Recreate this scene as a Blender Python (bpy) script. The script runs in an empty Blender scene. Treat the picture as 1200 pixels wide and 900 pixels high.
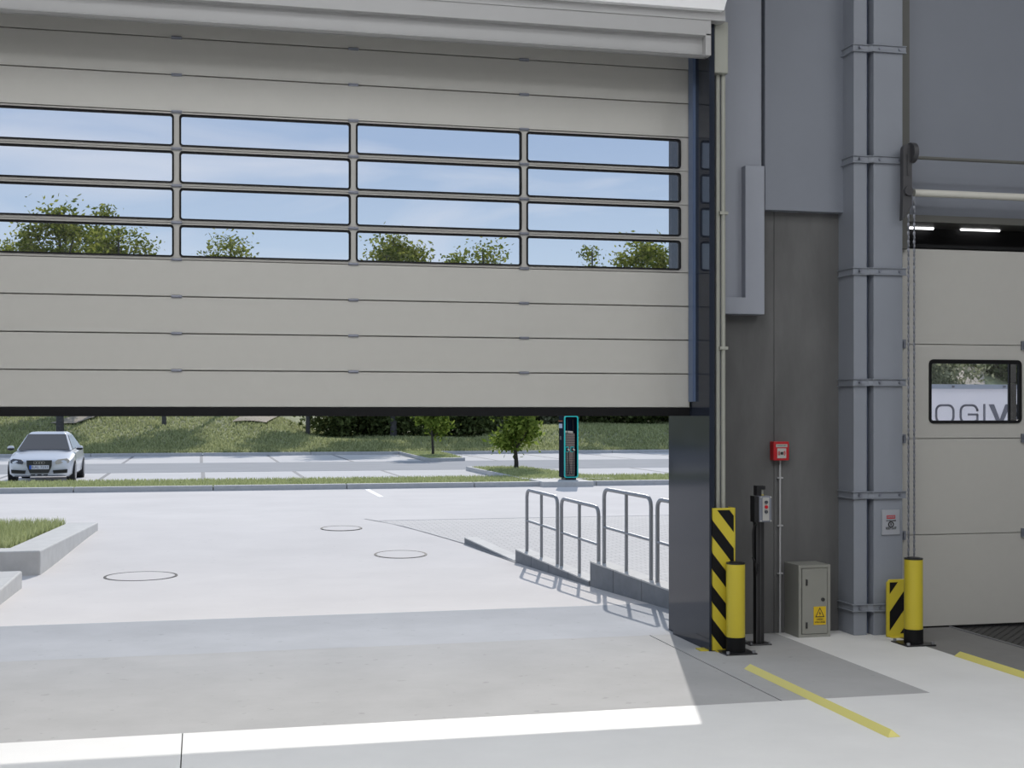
import bpy, bmesh, math, random
from mathutils import Vector, Matrix
C = bpy.context.scene.collection
S = bpy.context.scene
R = math.radians
# ------------------------------------------------------------------ camera
F = 1547.0; HZ = 483.0; H = 2.2; TH = math.atan(365/F)
cd = bpy.data.cameras.new('camera'); cam = bpy.data.objects.new('camera', cd); C.objects.link(cam)
cam.location = (0, 0, H); cam.rotation_euler = (R(90), 0, -TH)
cd.sensor_width = 36; cd.lens = F/1200*36; cd.shift_y = (HZ-450)/1200; cd.clip_end = 500; cd.clip_start = .05
S.camera = cam
S.view_settings.view_transform = 'Standard'; S.view_settings.look = 'None'
S.view_settings.exposure = 0.0; S.view_settings.gamma = 1.0; S.view_settings.use_curve_mapping = False
# ------------------------------------------------------------------ sky
w = bpy.data.worlds.new('sky'); S.world = w; w.use_nodes = True
nt = w.node_tree; N = nt.nodes; L = nt.links
for n in list(N): N.remove(n)
out = N.new('ShaderNodeOutputWorld'); bg = N.new('ShaderNodeBackground'); L.new(bg.outputs[0], out.inputs[0])
tc = N.new('ShaderNodeTexCoord'); sp = N.new('ShaderNodeSeparateXYZ'); L.new(tc.outputs['Generated'], sp.inputs[0])
cr = N.new('ShaderNodeValToRGB'); L.new(sp.outputs[2], cr.inputs[0])
e = cr.color_ramp.elements
e[0].position = 0.0; e[0].color = (.62, .75, .88, 1)
e[1].position = 1.0; e[1].color = (.34, .43, .58, 1)
for p_, c_ in ((.10, (.53, .67, .85, 1)), (.20, (.385, .515, .74, 1)), (.45, (.34, .46, .66, 1))):
    q = e.new(p_); q.color = c_
mp = N.new('ShaderNodeMapping'); mp.inputs['Scale'].default_value = (3.0, 3.0, 11.0); mp.inputs['Location'].default_value = (.7, .35, .2)
L.new(tc.outputs['Generated'], mp.inputs[0])
nz = N.new('ShaderNodeTexNoise'); nz.inputs['Scale'].default_value = 1.5; nz.inputs['Detail'].default_value = 6; nz.inputs['Distortion'].default_value = .7
L.new(mp.outputs[0], nz.inputs[0])
cl = N.new('ShaderNodeValToRGB'); L.new(nz.outputs[0], cl.inputs[0])
cl.color_ramp.elements[0].position = .47; cl.color_ramp.elements[0].color = (0, 0, 0, 1)
cl.color_ramp.elements[1].position = .8; cl.color_ramp.elements[1].color = (.9, .9, .9, 1)
mx = N.new('ShaderNodeMixRGB'); L.new(cl.outputs[0], mx.inputs[0]); L.new(cr.outputs[0], mx.inputs[1]); mx.inputs[2].default_value = (.76, .80, .90, 1)
L.new(mx.outputs[0], bg.inputs[0]); bg.inputs[1].default_value = 1.0
# ------------------------------------------------------------------ sun, hall lights
sd = bpy.data.lights.new('sun', 'SUN'); so = bpy.data.objects.new('sun', sd); C.objects.link(so)
sd.energy = 3.2; sd.angle = R(.6); sd.color = (1, .955, .90)
ray = Vector((-.29, -.957, 0)).normalized()*math.cos(R(33)) + Vector((0, 0, -math.sin(R(33))))
so.rotation_euler = ray.to_track_quat('-Z', 'Y').to_euler()
LAMPS = [(-6, -5, 260), (5, -5, 260), (-6, 2, 300), (2, 1, 380), (.5, 6.3, 230), (11, 2, 230), (9.5, 6.5, 110)]
for (lx, ly, en) in LAMPS:
    ad = bpy.data.lights.new('ceiling_light', 'AREA'); ao = bpy.data.objects.new('ceiling_light', ad); C.objects.link(ao)
    ad.shape = 'RECTANGLE'; ad.size = 5; ad.size_y = 2.5; ad.energy = en*1.0; ad.color = (.97, .98, 1)
    ao.location = (lx, ly, 9.3)

# ------------------------------------------------------------------ helpers
def ray_dir(px, py):
    xc = (px-600)/F; zc = -(py-HZ)/F
    c, s = math.cos(TH), math.sin(TH)
    return Vector((xc*c + s, -xc*s + c, zc))
def at(px, py, z=0):
    d = ray_dir(px, py); t = (z-H)/d.z; p = d*t; return Vector((p.x, p.y, z))
def on_y(px, py, Y):
    d = ray_dir(px, py); t = Y/d.y; return Vector((d.x*t, Y, H+d.z*t))
def xz(px, py, Y):
    p = on_y(px, py, Y); return p.x, p.z

class MB:
    def __init__(s): s.v = []; s.f = []
    def add(s, v, f):
        b = len(s.v); s.v += [tuple(p) for p in v]; s.f += [tuple(i+b for i in q) for q in f]; return s
    def box(s, x0, x1, y0, y1, z0, z1):
        v = [(x, y, z) for z in (z0, z1) for y in (y0, y1) for x in (x0, x1)]
        return s.add(v, [(0, 2, 3, 1), (4, 5, 7, 6), (0, 1, 5, 4), (2, 6, 7, 3), (0, 4, 6, 2), (1, 3, 7, 5)])
    def prism(s, a, b):
        n = len(a); v = list(a)+list(b)
        return s.add(v, [tuple(range(n))[::-1], tuple(range(n, 2*n))] + [(i, (i+1) % n, n+(i+1) % n, n+i) for i in range(n)])
    def plan(s, pts, z0, z1):
        return s.prism([(p[0], p[1], z0) for p in pts], [(p[0], p[1], z1) for p in pts])
    def ring(s, a, b, c, d):   # outer front, inner front, outer back, inner back
        n = len(a); f = []
        for i in range(n):
            j = (i+1) % n
            f += [(i, j, n+j, n+i), (2*n+i, 3*n+i, 3*n+j, 2*n+j), (i, 2*n+i, 2*n+j, j), (n+i, n+j, 3*n+j, 3*n+i)]
        return s.add(list(a)+list(b)+list(c)+list(d), f)
    def tube(s, pts, r, n=10, cap=True, r1=None):
        pts = [Vector(p) for p in pts]; rings = []; up = None; m = len(pts)
        for i, p in enumerate(pts):
            t = (pts[min(i+1, m-1)]-pts[max(i-1, 0)]).normalized()
            if up is None:
                up = Vector((0, 0, 1)) if abs(t.z) < .9 else Vector((1, 0, 0))
            a = t.cross(up)
            if a.length < 1e-4: a = t.cross(Vector((1, .3, 0)))
            a.normalize(); b = a.cross(t).normalized(); up = b
            rr = r if r1 is None else r+(r1-r)*i/(m-1)
            rings.append([p+(a*math.cos(2*math.pi*k/n)+b*math.sin(2*math.pi*k/n))*rr for k in range(n)])
        v = [q for g in rings for q in g]; f = []
        for i in range(m-1):
            for k in range(n):
                f.append((i*n+k, i*n+(k+1) % n, (i+1)*n+(k+1) % n, (i+1)*n+k))
        if cap: f += [tuple(range(n))[::-1], tuple(range((m-1)*n, m*n))]
        return s.add(v, f)
    def cyl(s, p0, p1, r, n=16, r1=None): return s.tube([p0, p1], r, n, True, r1)
    def ball(s, c, rx, ry, rz, n=10, m=6):
        v = []; f = []
        for i in range(m+1):
            a = math.pi*i/m
            for k in range(n):
                b = 2*math.pi*k/n; v.append((c[0]+rx*math.sin(a)*math.cos(b), c[1]+ry*math.sin(a)*math.sin(b), c[2]+rz*math.cos(a)))
        for i in range(m):
            for k in range(n): f.append((i*n+k, (i+1)*n+k, (i+1)*n+(k+1) % n, i*n+(k+1) % n))
        return s.add(v, f)
    def build(s, name, mat, parent=None, bevel=0, smooth=False, **kw):
        me = bpy.data.meshes.new(name); me.from_pydata(s.v, [], s.f)
        bm = bmesh.new(); bm.from_mesh(me); bmesh.ops.recalc_face_normals(bm, faces=bm.faces); bm.to_mesh(me); bm.free()
        me.materials.append(mat); o = bpy.data.objects.new(name, me); C.objects.link(o)
        if smooth:
            me.polygons.foreach_set('use_smooth', [True]*len(me.polygons))
            try: me.set_sharp_from_angle(angle=R(40))
            except Exception: pass
        if bevel:
            b = o.modifiers.new('bevel', 'BEVEL'); b.width = bevel; b.segments = 2; b.limit_method = 'ANGLE'
        if parent is not None:
            o.parent = parent; o.location = -parent_world(parent)
        return tag(o, **kw)
def parent_world(p):
    v = Vector((0, 0, 0))
    while p is not None: v += p.location; p = p.parent
    return v
def tag(o, label=None, cat=None, group=None, kind=None):
    if label: o['label'] = label
    if cat: o['category'] = cat
    if group: o['group'] = group
    if kind: o['kind'] = kind
    return o
def empty(name, loc, **kw):
    o = bpy.data.objects.new(name, None); C.objects.link(o); o.location = loc; return tag(o, **kw)
def copy_tree(o, parent=None):
    c = o.copy(); C.objects.link(c)
    if parent is not None: c.parent = parent
    for ch in [x for x in bpy.data.objects if x.parent == o]: copy_tree(ch, c)
    return c
def rrect(x0, x1, z0, z1, r, n=5):
    p = []
    for (cx, cz, a0) in ((x1-r, z1-r, 0), (x0+r, z1-r, 90), (x0+r, z0+r, 180), (x1-r, z0+r, 270)):
        for i in range(n+1):
            a = R(a0+90*i/n); p.append((cx+r*math.cos(a), cz+r*math.sin(a)))
    return p
def Y(pts, y): return [(p[0], y, p[1]) for p in pts]
def arc_path(pts, r, n=6):
    pts = [Vector(p) for p in pts]; o = [pts[0]]
    for i in range(1, len(pts)-1):
        a = (pts[i-1]-pts[i]).normalized(); b = (pts[i+1]-pts[i]).normalized()
        p0 = pts[i]+a*r; p1 = pts[i]+b*r
        for k in range(n+1):
            t = k/n; o.append(p0*(1-t)**2+pts[i]*2*t*(1-t)+p1*t*t)
    o.append(pts[-1]); return o

def mat(name, col, rough=.6, metal=0, noise=0, nscale=3, bump=0, bscale=60, stretch=(1, 1, 1), pits=0, spec=.5, col2=None, coat=0):
    m = bpy.data.materials.new(name); m.use_nodes = True; t = m.node_tree; n = t.nodes; l = t.links
    b = n['Principled BSDF']; b.inputs['Base Color'].default_value = (*col, 1); b.inputs['Roughness'].default_value = rough
    b.inputs['Metallic'].default_value = metal; b.inputs['Specular IOR Level'].default_value = spec
    if coat: b.inputs['Coat Weight'].default_value = coat; b.inputs['Coat Roughness'].default_value = .05
    if noise or bump or pits:
        tc = n.new('ShaderNodeTexCoord'); mp = n.new('ShaderNodeMapping'); mp.inputs['Scale'].default_value = stretch
        l.new(tc.outputs['Object'], mp.inputs[0])
    last = None
    if noise:
        z = n.new('ShaderNodeTexNoise'); z.inputs['Scale'].default_value = nscale; z.inputs['Detail'].default_value = 8; z.inputs['Roughness'].default_value = .62
        l.new(mp.outputs[0], z.inputs[0])
        r = n.new('ShaderNodeValToRGB'); l.new(z.outputs[0], r.inputs[0])
        c2 = col2 or tuple(min(1, c*(1+noise)) for c in col)
        r.color_ramp.elements[0].position = .3; r.color_ramp.elements[0].color = (*[c*(1-noise) for c in col], 1)
        r.color_ramp.elements[1].position = .7; r.color_ramp.elements[1].color = (*c2, 1)
        last = r.outputs[0]; l.new(last, b.inputs['Base Color'])
    if pits:
        v = n.new('ShaderNodeTexNoise'); v.inputs['Scale'].default_value = 9; v.inputs['Detail'].default_value = 3
        l.new(mp.outputs[0], v.inputs[0]); r2 = n.new('ShaderNodeValToRGB'); l.new(v.outputs[0], r2.inputs[0])
        r2.color_ramp.elements[0].position = .28; r2.color_ramp.elements[0].color = (1-pits, 1-pits, 1-pits, 1)
        r2.color_ramp.elements[1].position = .34; r2.color_ramp.elements[1].color = (1, 1, 1, 1)
        mu = n.new('ShaderNodeMixRGB'); mu.blend_type = 'MULTIPLY'; mu.inputs[0].default_value = 1
        if last: l.new(last, mu.inputs[1])
        else: mu.inputs[1].default_value = (*col, 1)
        l.new(r2.outputs[0], mu.inputs[2]); l.new(mu.outputs[0], b.inputs['Base Color'])
    if bump:
        z2 = n.new('ShaderNodeTexNoise'); z2.inputs['Scale'].default_value = bscale; z2.inputs['Detail'].default_value = 4; l.new(mp.outputs[0], z2.inputs[0])
        bp = n.new('ShaderNodeBump'); bp.inputs['Strength'].default_value = bump; bp.inputs['Distance'].default_value = .01
        l.new(z2.outputs[0], bp.inputs['Height']); l.new(bp.outputs[0], b.inputs['Normal'])
    return m
def leafmat(name, col, col2, tr=.35):
    m = bpy.data.materials.new(name); m.use_nodes = True; t = m.node_tree; n = t.nodes; l = t.links; n.remove(n['Principled BSDF'])
    g = n.new('ShaderNodeNewGeometry'); r = n.new('ShaderNodeValToRGB'); l.new(g.outputs['Random Per Island'], r.inputs[0])
    r.color_ramp.elements[0].color = (*col, 1); r.color_ramp.elements[1].color = (*col2, 1)
    d = n.new('ShaderNodeBsdfDiffuse'); tl = n.new('ShaderNodeBsdfTranslucent'); mx = n.new('ShaderNodeMixShader'); mx.inputs[0].default_value = tr
    l.new(r.outputs[0], d.inputs[0]); l.new(r.outputs[0], tl.inputs[0]); l.new(d.outputs[0], mx.inputs[1]); l.new(tl.outputs[0], mx.inputs[2])
    l.new(mx.outputs[0], n['Material Output'].inputs[0]); return m
def glassmat(name, tint=(1, 1, 1)):
    m = bpy.data.materials.new(name); m.use_nodes = True; t = m.node_tree; n = t.nodes; l = t.links; n.remove(n['Principled BSDF'])
    a = n.new('ShaderNodeBsdfTransparent'); a.inputs[0].default_value = (*tint, 1); g = n.new('ShaderNodeBsdfGlossy'); g.inputs['Roughness'].default_value = .03
    mx = n.new('ShaderNodeMixShader'); mx.inputs[0].default_value = .05
    l.new(a.outputs[0], mx.inputs[1]); l.new(g.outputs[0], mx.inputs[2]); l.new(mx.outputs[0], n['Material Output'].inputs[0]); return m
def emit(name, col, s):
    m = bpy.data.materials.new(name); m.use_nodes = True; b = m.node_tree.nodes['Principled BSDF']
    b.inputs['Emission Color'].default_value = (*col, 1); b.inputs['Emission Strength'].default_value = s; b.inputs['Base Color'].default_value = (*col, 1); return m

M = dict(
 floor=mat('light_floor', (.74, .74, .73), .6, noise=.04, nscale=1.2, spec=.3, bump=.03, bscale=25, pits=0),
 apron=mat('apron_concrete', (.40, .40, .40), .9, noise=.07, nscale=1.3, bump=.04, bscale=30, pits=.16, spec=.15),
 apron2=mat('outer_apron_bluish', (.42, .43, .45), .9, noise=.06, nscale=1.3, bump=.04, bscale=30, pits=.14, spec=.15),  # outer strip, tinted slightly bluer and darker than the yard
 yard=mat('yard_concrete', (.70, .67, .65), .95, noise=.05, nscale=.6, bump=.03, bscale=20, pits=.06, spec=.12),
 bay=mat('bay_paving', (.64, .625, .62), .95, noise=.03, nscale=.7, spec=.15),
 road=mat('road_asphalt', (.37, .375, .39), .95, noise=.06, nscale=.8, spec=.15),
 bayline=mat('bay_line', (.25, .25, .26), .8),
 kerb=mat('kerb_concrete', (.50, .50, .50), .8, noise=.08, nscale=6, bump=.1, bscale=80),
 wallshade=mat('retaining_concrete_shaded', (.20, .21, .225), .8, noise=.10, nscale=7, bump=.1, bscale=80),  # shade on the wall sides is put into this dark colour
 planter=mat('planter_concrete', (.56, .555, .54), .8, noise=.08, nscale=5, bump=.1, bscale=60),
 white=mat('white_paint', (.8, .8, .8), .6),
 conc=mat('wall_concrete', (.115, .115, .115), .8, noise=.16, nscale=2.2, bump=.15, bscale=12, stretch=(1.6, 1, .5)),
 clad=mat('blue_grey_cladding', (.205, .222, .26), .5, noise=.02, nscale=2),
 clad2=mat('light_blue_grey_cladding', (.31, .33, .38), .5, noise=.02, nscale=2),
 col=mat('column_cladding', (.245, .265, .305), .45, noise=.03, nscale=2),
 colgroove=mat('column_web_blue', (.10, .13, .21), .5),
 door=mat('door_panel', (.46, .452, .422), .5, noise=.015, nscale=9),
 dooralu=mat('door_frame', (.43, .42, .395), .45),
 black=mat('black_rubber', (.006, .006, .007), .6, spec=.2),
 hinge=mat('hinge_metal', (.22, .235, .28), .4, metal=.5),
 reveal=mat('dark_gloss_steel', (.022, .027, .040), .09, metal=0, spec=.18),
 skyblue=mat('sky_reflection_blue', (.12, .17, .28), .35, metal=.2),  # sky reflection put into the blue of the strip
 header=mat('header_sheet', (.40, .40, .40), .6),
 whitebox=mat('white_sheet', (.85, .85, .86), .5),
 cream=mat('cream_plastic', (.32, .325, .285), .5),
 yellow=mat('yellow_paint', (.56, .46, .035), .4),
 yellow2=mat('pale_yellow_paint', (.66, .60, .18), .5),
 darkpost=mat('dark_post', (.012, .012, .014), .35),
 postalu=mat('post_metal', (.08, .08, .085), .35, metal=.6),
 boxgrey=mat('control_box_grey', (.42, .42, .43), .4),
 cab=mat('cabinet_grey', (.25, .25, .225), .45),
 cabside=mat('gap_dark', (.03, .03, .03), .7),
 red=mat('alarm_red', (.42, .01, .015), .35),
 redsign=mat('sign_red', (.45, .03, .035), .5),
 btn_red=mat('button_red', (.5, .01, .02), .35),
 btn_dark=mat('button_dark', (.05, .055, .07), .35),
 label=mat('label_grey', (.42, .42, .40), .6),
 ink=mat('ink', (.03, .03, .03), .7),
 inkgreen=mat('ink_green', (.1, .2, .13), .7),
 signyellow=mat('sign_yellow', (.62, .42, .01), .5),
 signplate=mat('sign_plate', (.34, .355, .39), .5),
 galv=mat('galvanised_steel', (.30, .31, .33), .4, metal=.6),
 chain=mat('chain_steel', (.23, .24, .27), .4, metal=.6),
 hoist=mat('hoist_dark', (.055, .055, .06), .5),
 bronze=mat('brown_grey_metal', (.11, .11, .10), .5),
 shaft=mat('shaft_cream', (.62, .61, .55), .4),
 matgrey=mat('leveller_grey', (.19, .187, .183), .6, noise=.05, nscale=4),
 checker=mat('checker_black', (.012, .012, .013), .4),
 checker2=mat('checker_stud', (.03, .03, .033), .35),
 glass=glassmat('clear_glazing'),
 carwhite=mat('car_white', (.75, .76, .80), .25, coat=.6),
 cardark=mat('car_dark', (.012, .012, .014), .35),
 carglass=mat('car_glass', (.10, .09, .085), .08, spec=.8),
 lampA=mat('headlamp_dark', (.07, .07, .08), .15), lampB=mat('headlamp_warm', (.50, .44, .36), .2),
 tyre=mat('tyre', (.012, .012, .013), .7), rim=mat('rim', (.4, .4, .42), .3, metal=.8),
 grille=mat('grille', (.035, .035, .033), .4), chrome=mat('chrome', (.6, .6, .6), .2, metal=1),
 plateblue=mat('plate_blue', (.03, .12, .55), .5), plate=mat('plate_white', (.75, .74, .78), .5), plateink=mat('plate_ink', (.18, .18, .24), .6),
 navy=mat('charger_navy', (.006, .010, .022), .8, spec=.1), teal=mat('charger_teal', (.015, .62, .56), .4), brown=mat('charger_slats', (.30, .23, .19), .6),
 beige=mat('charger_beige', (.75, .66, .54), .6), orange=mat('charger_orange', (.6, .15, .03), .5), screen=mat('charger_screen', (.5, .58, .75), .3),
 bark=mat('bark', (.045, .04, .035), .9, noise=.3, nscale=8), bark2=mat('grey_bark', (.085, .08, .08), .9, noise=.3, nscale=8),
 soil=mat('turf_ground', (.15, .175, .085), .95, noise=.35, nscale=3.5, bump=.6, bscale=9, col2=(.40, .42, .22)),
 path=mat('sandy_path', (.42, .36, .29), .95, noise=.12, nscale=1.5),
 leafA=leafmat('leaf_yellow_green', (.06, .10, .012), (.36, .38, .08), .45),
 leafB=leafmat('leaf_dark', (.06, .085, .03), (.24, .28, .11), .4),
 leafC=leafmat('leaf_young', (.06, .11, .015), (.32, .40, .09), .45),
 leafD=leafmat('leaf_grey_green', (.13, .15, .08), (.42, .43, .28), .4),
 grass=leafmat('grass_blades', (.34, .38, .17), (.58, .62, .34), .35),
 turfblade=leafmat('turf_blades', (.26, .29, .13), (.58, .60, .33), .4),
 board=leafmat('board_tarpaulin', (.86, .86, .90), (.86, .86, .90), .5), boardrail=mat('board_rail', (.50, .54, .62), .5), letter=mat('letter_grey', (.22, .22, .26), .6),
 ladder=mat('post_charcoal', (.03, .03, .032), .6), tubeglow=emit('tube_emission', (1, 1, 1), 3.0), ceil=mat('ceiling_sheet', (.5, .5, .5), .7),
)
# pavers: fine rectangular stones, too small in the view to pick apart
def paver_mat():
    m = mat('paver_field', (.50, .505, .51), .8); n = m.node_tree.nodes; l = m.node_tree.links
    tcn = n.new('ShaderNodeTexCoord'); b = n.new('ShaderNodeTexBrick'); l.new(tcn.outputs['Object'], b.inputs[0])
    b.inputs['Scale'].default_value = 1; b.inputs['Brick Width'].default_value = .20; b.inputs['Row Height'].default_value = .10
    b.inputs['Mortar Size'].default_value = .010; b.inputs['Color1'].default_value = (.52, .51, .51, 1); b.inputs['Color2'].default_value = (.46, .45, .45, 1); b.inputs['Mortar'].default_value = (.33, .33, .33, 1)
    l.new(b.outputs['Color'], n['Principled BSDF'].inputs['Base Color']); return m
M['paver'] = paver_mat()

def text_mesh(body, size, loc, mat_, parent, name='lettering', wide=1.0, bold=0, depth=.0015, align='CENTER', yaw=0):
    cu = bpy.data.curves.new(name, 'FONT'); cu.body = body; cu.size = size; cu.align_x = align; cu.align_y = 'CENTER'; cu.extrude = depth; cu.offset = bold; cu.resolution_u = 3
    o = bpy.data.objects.new(name, cu); C.objects.link(o)
    dg = bpy.context.evaluated_depsgraph_get(); me = bpy.data.meshes.new_from_object(o.evaluated_get(dg)); bpy.data.objects.remove(o)
    me.name = name; me.transform(Matrix.Diagonal((wide, 1, 1, 1))); me.transform(Matrix.Rotation(R(90), 4, 'X')); me.transform(Matrix.Translation(Vector(loc)))
    me.materials.clear(); me.materials.append(mat_); o = bpy.data.objects.new(name, me); C.objects.link(o)
    if parent is not None: o.parent = parent; o.location = -parent_world(parent)
    return o

YL = 11.88   # inner face of the big door leaf
YW = 12.20   # inner face of the concrete wall
# ================================================================== FLOOR AND GROUND
def gz(y):
    t = min(1, max(0, (y-18.5)/5.0)); return .2*(t*t*(3-2*t)*.5+t*.5)
fl = MB().box(-14, 17, -14, 12.9, -.14, -.06).build('floor', M['cabside'], kind='structure', label='light grey hall floor')
XS = 5.57; YA = 9.32; g = .006
for (x0, x1, y0, y1) in ((-14, -.12, 4, YA), (-.12, 5.57, 4, YA), (5.57, 6.63, 4, YA), (-14, -.12, -14, 4), (-.12, 17, -14, 4), (XS, 6.63, YA, 12.9), (10.6, 17, 4, 12.9)):
    a, b = (0, 0) if x0 == XS or x1 == XS else (0, 0)
    gx0 = .004 if abs(x0+.12) < .01 else 0; gx1 = .004 if abs(x1+.12) < .01 else 0
    MB().box(x0+gx0, x1-gx1, y0, y1, -.06, 0).build('floor_slab', M['floor'], fl)
MB().box(6.63, 7.47, 4, 12.5, -.06, -.004).build('leveller_frame', M['matgrey'], fl, label='dark grey plate strip in front of the right door')
MB().box(7.47, 10.6, 4, 12.5, -.06, -.012).build('checker_plate', M['checker'], fl, label='black checker plate in front of the right door')
st = MB()
for i in range(60):
    for j in range(46):
        cx = 7.55+i*.05; cy = 9.9+j*.05; a = R(45 if (i+j) % 2 else -45); dx, dy = math.cos(a)*.017, math.sin(a)*.017; nx, ny = -dy*.3, dx*.3
        st.add([(cx-dx, cy-dy, -.012), (cx+nx, cy+ny, -.008), (cx+dx, cy+dy, -.012), (cx-nx, cy-ny, -.008)], [(0, 3, 2, 1)])
st.build('tread_pattern', M['checker2'], fl, kind='stuff')
MB().box(7.475, 7.50, 4, 12.3, -.02, .004).build('metal_edge', M['galv'], fl)
# apron
ap = MB().box(-9, XS, YA, 14.4, -.16, -.08).build('door_apron', M['cabside'], kind='structure', label='worn concrete apron under the raised door')
for nm, mm, x0, x1, y0, y1 in (('apron_slab', 'apron', -9, 4.305, YA, 12.36), ('apron_slab', 'apron', 4.319, XS-.002, YA, 12.36), ('outer_strip', 'apron2', -9, 5.6, 12.362, 14.4)):
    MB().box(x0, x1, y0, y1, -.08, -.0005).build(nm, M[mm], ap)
# yard
yb = MB(); ys = [14.4, 16, 17.5, 18.5, 19, 19.5, 20, 20.5, 21, 21.5, 22, 22.5, 23, 23.5, 24, 28, 34.4, 34.7]
v = []; f = []
for y in ys: v += [(-45, y, gz(y)), (60, y, gz(y))]
for i in range(len(ys)-1): f.append((2*i, 2*i+1, 2*i+3, 2*i+2))
yb.add(v, f); yb.build('yard', M['yard'], kind='structure', label='pale concrete yard sloping down to the door')
MB().add([(-45, 12.9, -.02), (-9, 12.9, -.02), (-9, 14.4, 0), (-45, 14.4, 0)], [(0, 1, 2, 3)]).add([(5.6, 12.9, -.02), (60, 12.9, -.02), (60, 14.4, 0), (5.6, 14.4, 0)], [(0, 1, 2, 3)]).build('yard_edge', M['yard'], kind='structure', label='concrete margin along the outside wall')
# edge line of the drive and paver field right of it
E = [(5.09, 13.9), (4.79, 15.96), (4.49, 18.75), (4.13, 20.8), (3.16, 24.15)]
def ex(y):
    for (a, b), (c, d) in zip(E, E[1:]):
        if y <= d or (c, d) == E[-1]: return a+(c-a)*(y-b)/(d-b)
pys = [14.45, 16, 17.5, 18.5, 19.5, 20.5, 21.5, 22.5, 23.5, 24.15]; v = []; f = []
for y in pys: v += [(ex(y)+.02, y, gz(y)+.006), (22, y, gz(y)+.006)]
for i in range(len(pys)-1): f.append((2*i, 2*i+1, 2*i+3, 2*i+2))
MB().add(v, f).build('paver_field', M['paver'], kind='structure', label='grey small-block paving right of the drive')
v = []; f = []
for y in [18.7, 19.5, 20.8, 22, 23, 24.15, 24.7]: v += [(ex(y)-.03-(0), y, gz(y)+.010), (ex(y)+.02, y, gz(y)+.012)]
for i in range(6): f.append((2*i, 2*i+1, 2*i+3, 2*i+2))
MB().add(v, f).build('drain_joint', M['kerb'], kind='structure', label='narrow joint between drive and paving')
MB().box(ex(24.15), 22, 24.15, 24.21, .19, .208).build('paving_border', M['road'], kind='structure', label='dark border row at the far edge of the paving')
p0 = at(430, 573.5, .2); p1 = at(447, 582.5, .2)
d = (p1-p0).normalized(); nn = Vector((-d.y, d.x, 0))*.06
MB().plan([p0-nn, p1-nn, p1+nn, p0+nn], .19, .204).build('trim_1', M['white'], kind='structure', label='short white painted line on the yard')
# manhole covers
for i, (px, py, r, lb) in enumerate(((165, 675.5, .48, 'largest and nearest round manhole cover, left of the drive centre'), (469.5, 649.8, .40, 'round manhole cover flush in the drive, nearest to the railings'), (400, 619.3, .36, 'round manhole cover farthest out in the drive'))):
    z = 0
    for _ in range(8): p = at(px, py, z); z = gz(p.y)
    t = empty('manhole_cover', (p.x, p.y, z), label=lb, cat='manhole cover', group='manhole covers in the drive')
    ci = lambda rr, zz: [(p.x+rr*math.cos(2*math.pi*k/48), p.y+rr*math.sin(2*math.pi*k/48), zz+(.04*0)) for k in range(48)]
    s = gz(p.y+.5)-gz(p.y-.5)
    def ci(rr, zz): return [(p.x+rr*math.cos(2*math.pi*k/48), p.y+rr*math.sin(2*math.pi*k/48), zz+s*rr*math.sin(2*math.pi*k/48)) for k in range(48)]
    MB().ring(ci(r, z+.008), ci(r-.035, z+.008), ci(r, z-.02), ci(r-.035, z-.02)).build('ring', M['cabside'], t)
    MB().prism(ci(r-.036, z-.02), ci(r-.036, z+.006)).build('lid', M['yard'], t)
# kerb 1 : stones ~4.85 m
kb = empty('kerb', (0, 34.4, .2), kind='structure', label='grey concrete kerb at the far edge of the yard')
def kerb_run(parent, x0, x1, y, z0, h, w_, L_, off=0):
    x = x0
    while x < x1:
        MB().box(x+.012, min(x+L_, x1)-.012, y, y+w_, z0-.05, z0+h).build('kerb_stone', M['kerb'], parent, bevel=.012); x += L_
kx = on_y(86, 575, 34.4).x; LL = (on_y(556, 570, 34.4).x-kx)/3
kerb_run(kb, kx-3*LL, kx+7*LL, 34.4, .2, .13, .28, LL)
# car park
cp = MB().box(-45, 60, 34.6, 64, -.1, .19).build('car_park', M['bay'], kind='structure', label='pale paved car park behind the kerb')
ry0 = at(240, 553, .2).y; ry1 = at(240, 542.3, .2).y
MB().box(-45, 60, ry0, ry1, .15, .196).build('trim_2', M['road'], kind='structure', label='grey asphalt lane between the parking bays')
yb0 = at(200, 563, .3).y
YK2 = at(240, 534.2, .2).y
x_0 = at(237.9, 555.5, .2).x
for k in range(-9, 14):
    x = x_0+k*3.0
    MB().box(x-.06, x+.06, yb0, ry0, .18, .1945).build('bay_line', M['bayline'], cp)
    x = at(236.0, 538, .2).x+k*3.0
    MB().box(x-.06, x+.06, ry1, YK2, .18, .1945).build('bay_line', M['bayline'], cp)
k2 = empty('far_kerb', (0, YK2, .2), kind='structure', label='grey kerb below the grass bank')
kerb_run(k2, -44, 58, YK2, .2, .14, .3, 4.9)
# grass strip between kerb and bays
random.seed(4)
def blades(mb, pts_fn, n, h, wd):
    for _ in range(n):
        x, y, z = pts_fn(); a = random.uniform(0, math.pi); hh = h*random.uniform(.55, 1.15); dx, dy = math.cos(a)*wd, math.sin(a)*wd
        lx, ly = random.uniform(-.4, .4)*hh, random.uniform(-.4, .4)*hh
        mb.add([(x-dx, y-dy, z), (x+dx, y+dy, z), (x+lx, y+ly, z+hh)], [(0, 1, 2)])
MB().box(-45, 60, 34.68, yb0, .0, .28).build('grass_verge', M['soil'], kind='structure', label='narrow turf verge behind the kerb')
def f():
    while True:
        x, y = random.uniform(-9, 16), random.uniform(34.7, yb0)
        if not (at(641, 572, .2).x-.1 < x < at(705, 572, .2).x+.1 and y < 35.7): return x, y, .28
gb = MB(); blades(gb, f, 26000, .10, .018)
gb.build('grass', M['grass'], label='short green grass growing on the narrow verge behind the kerb', cat='grass', kind='stuff')
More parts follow.
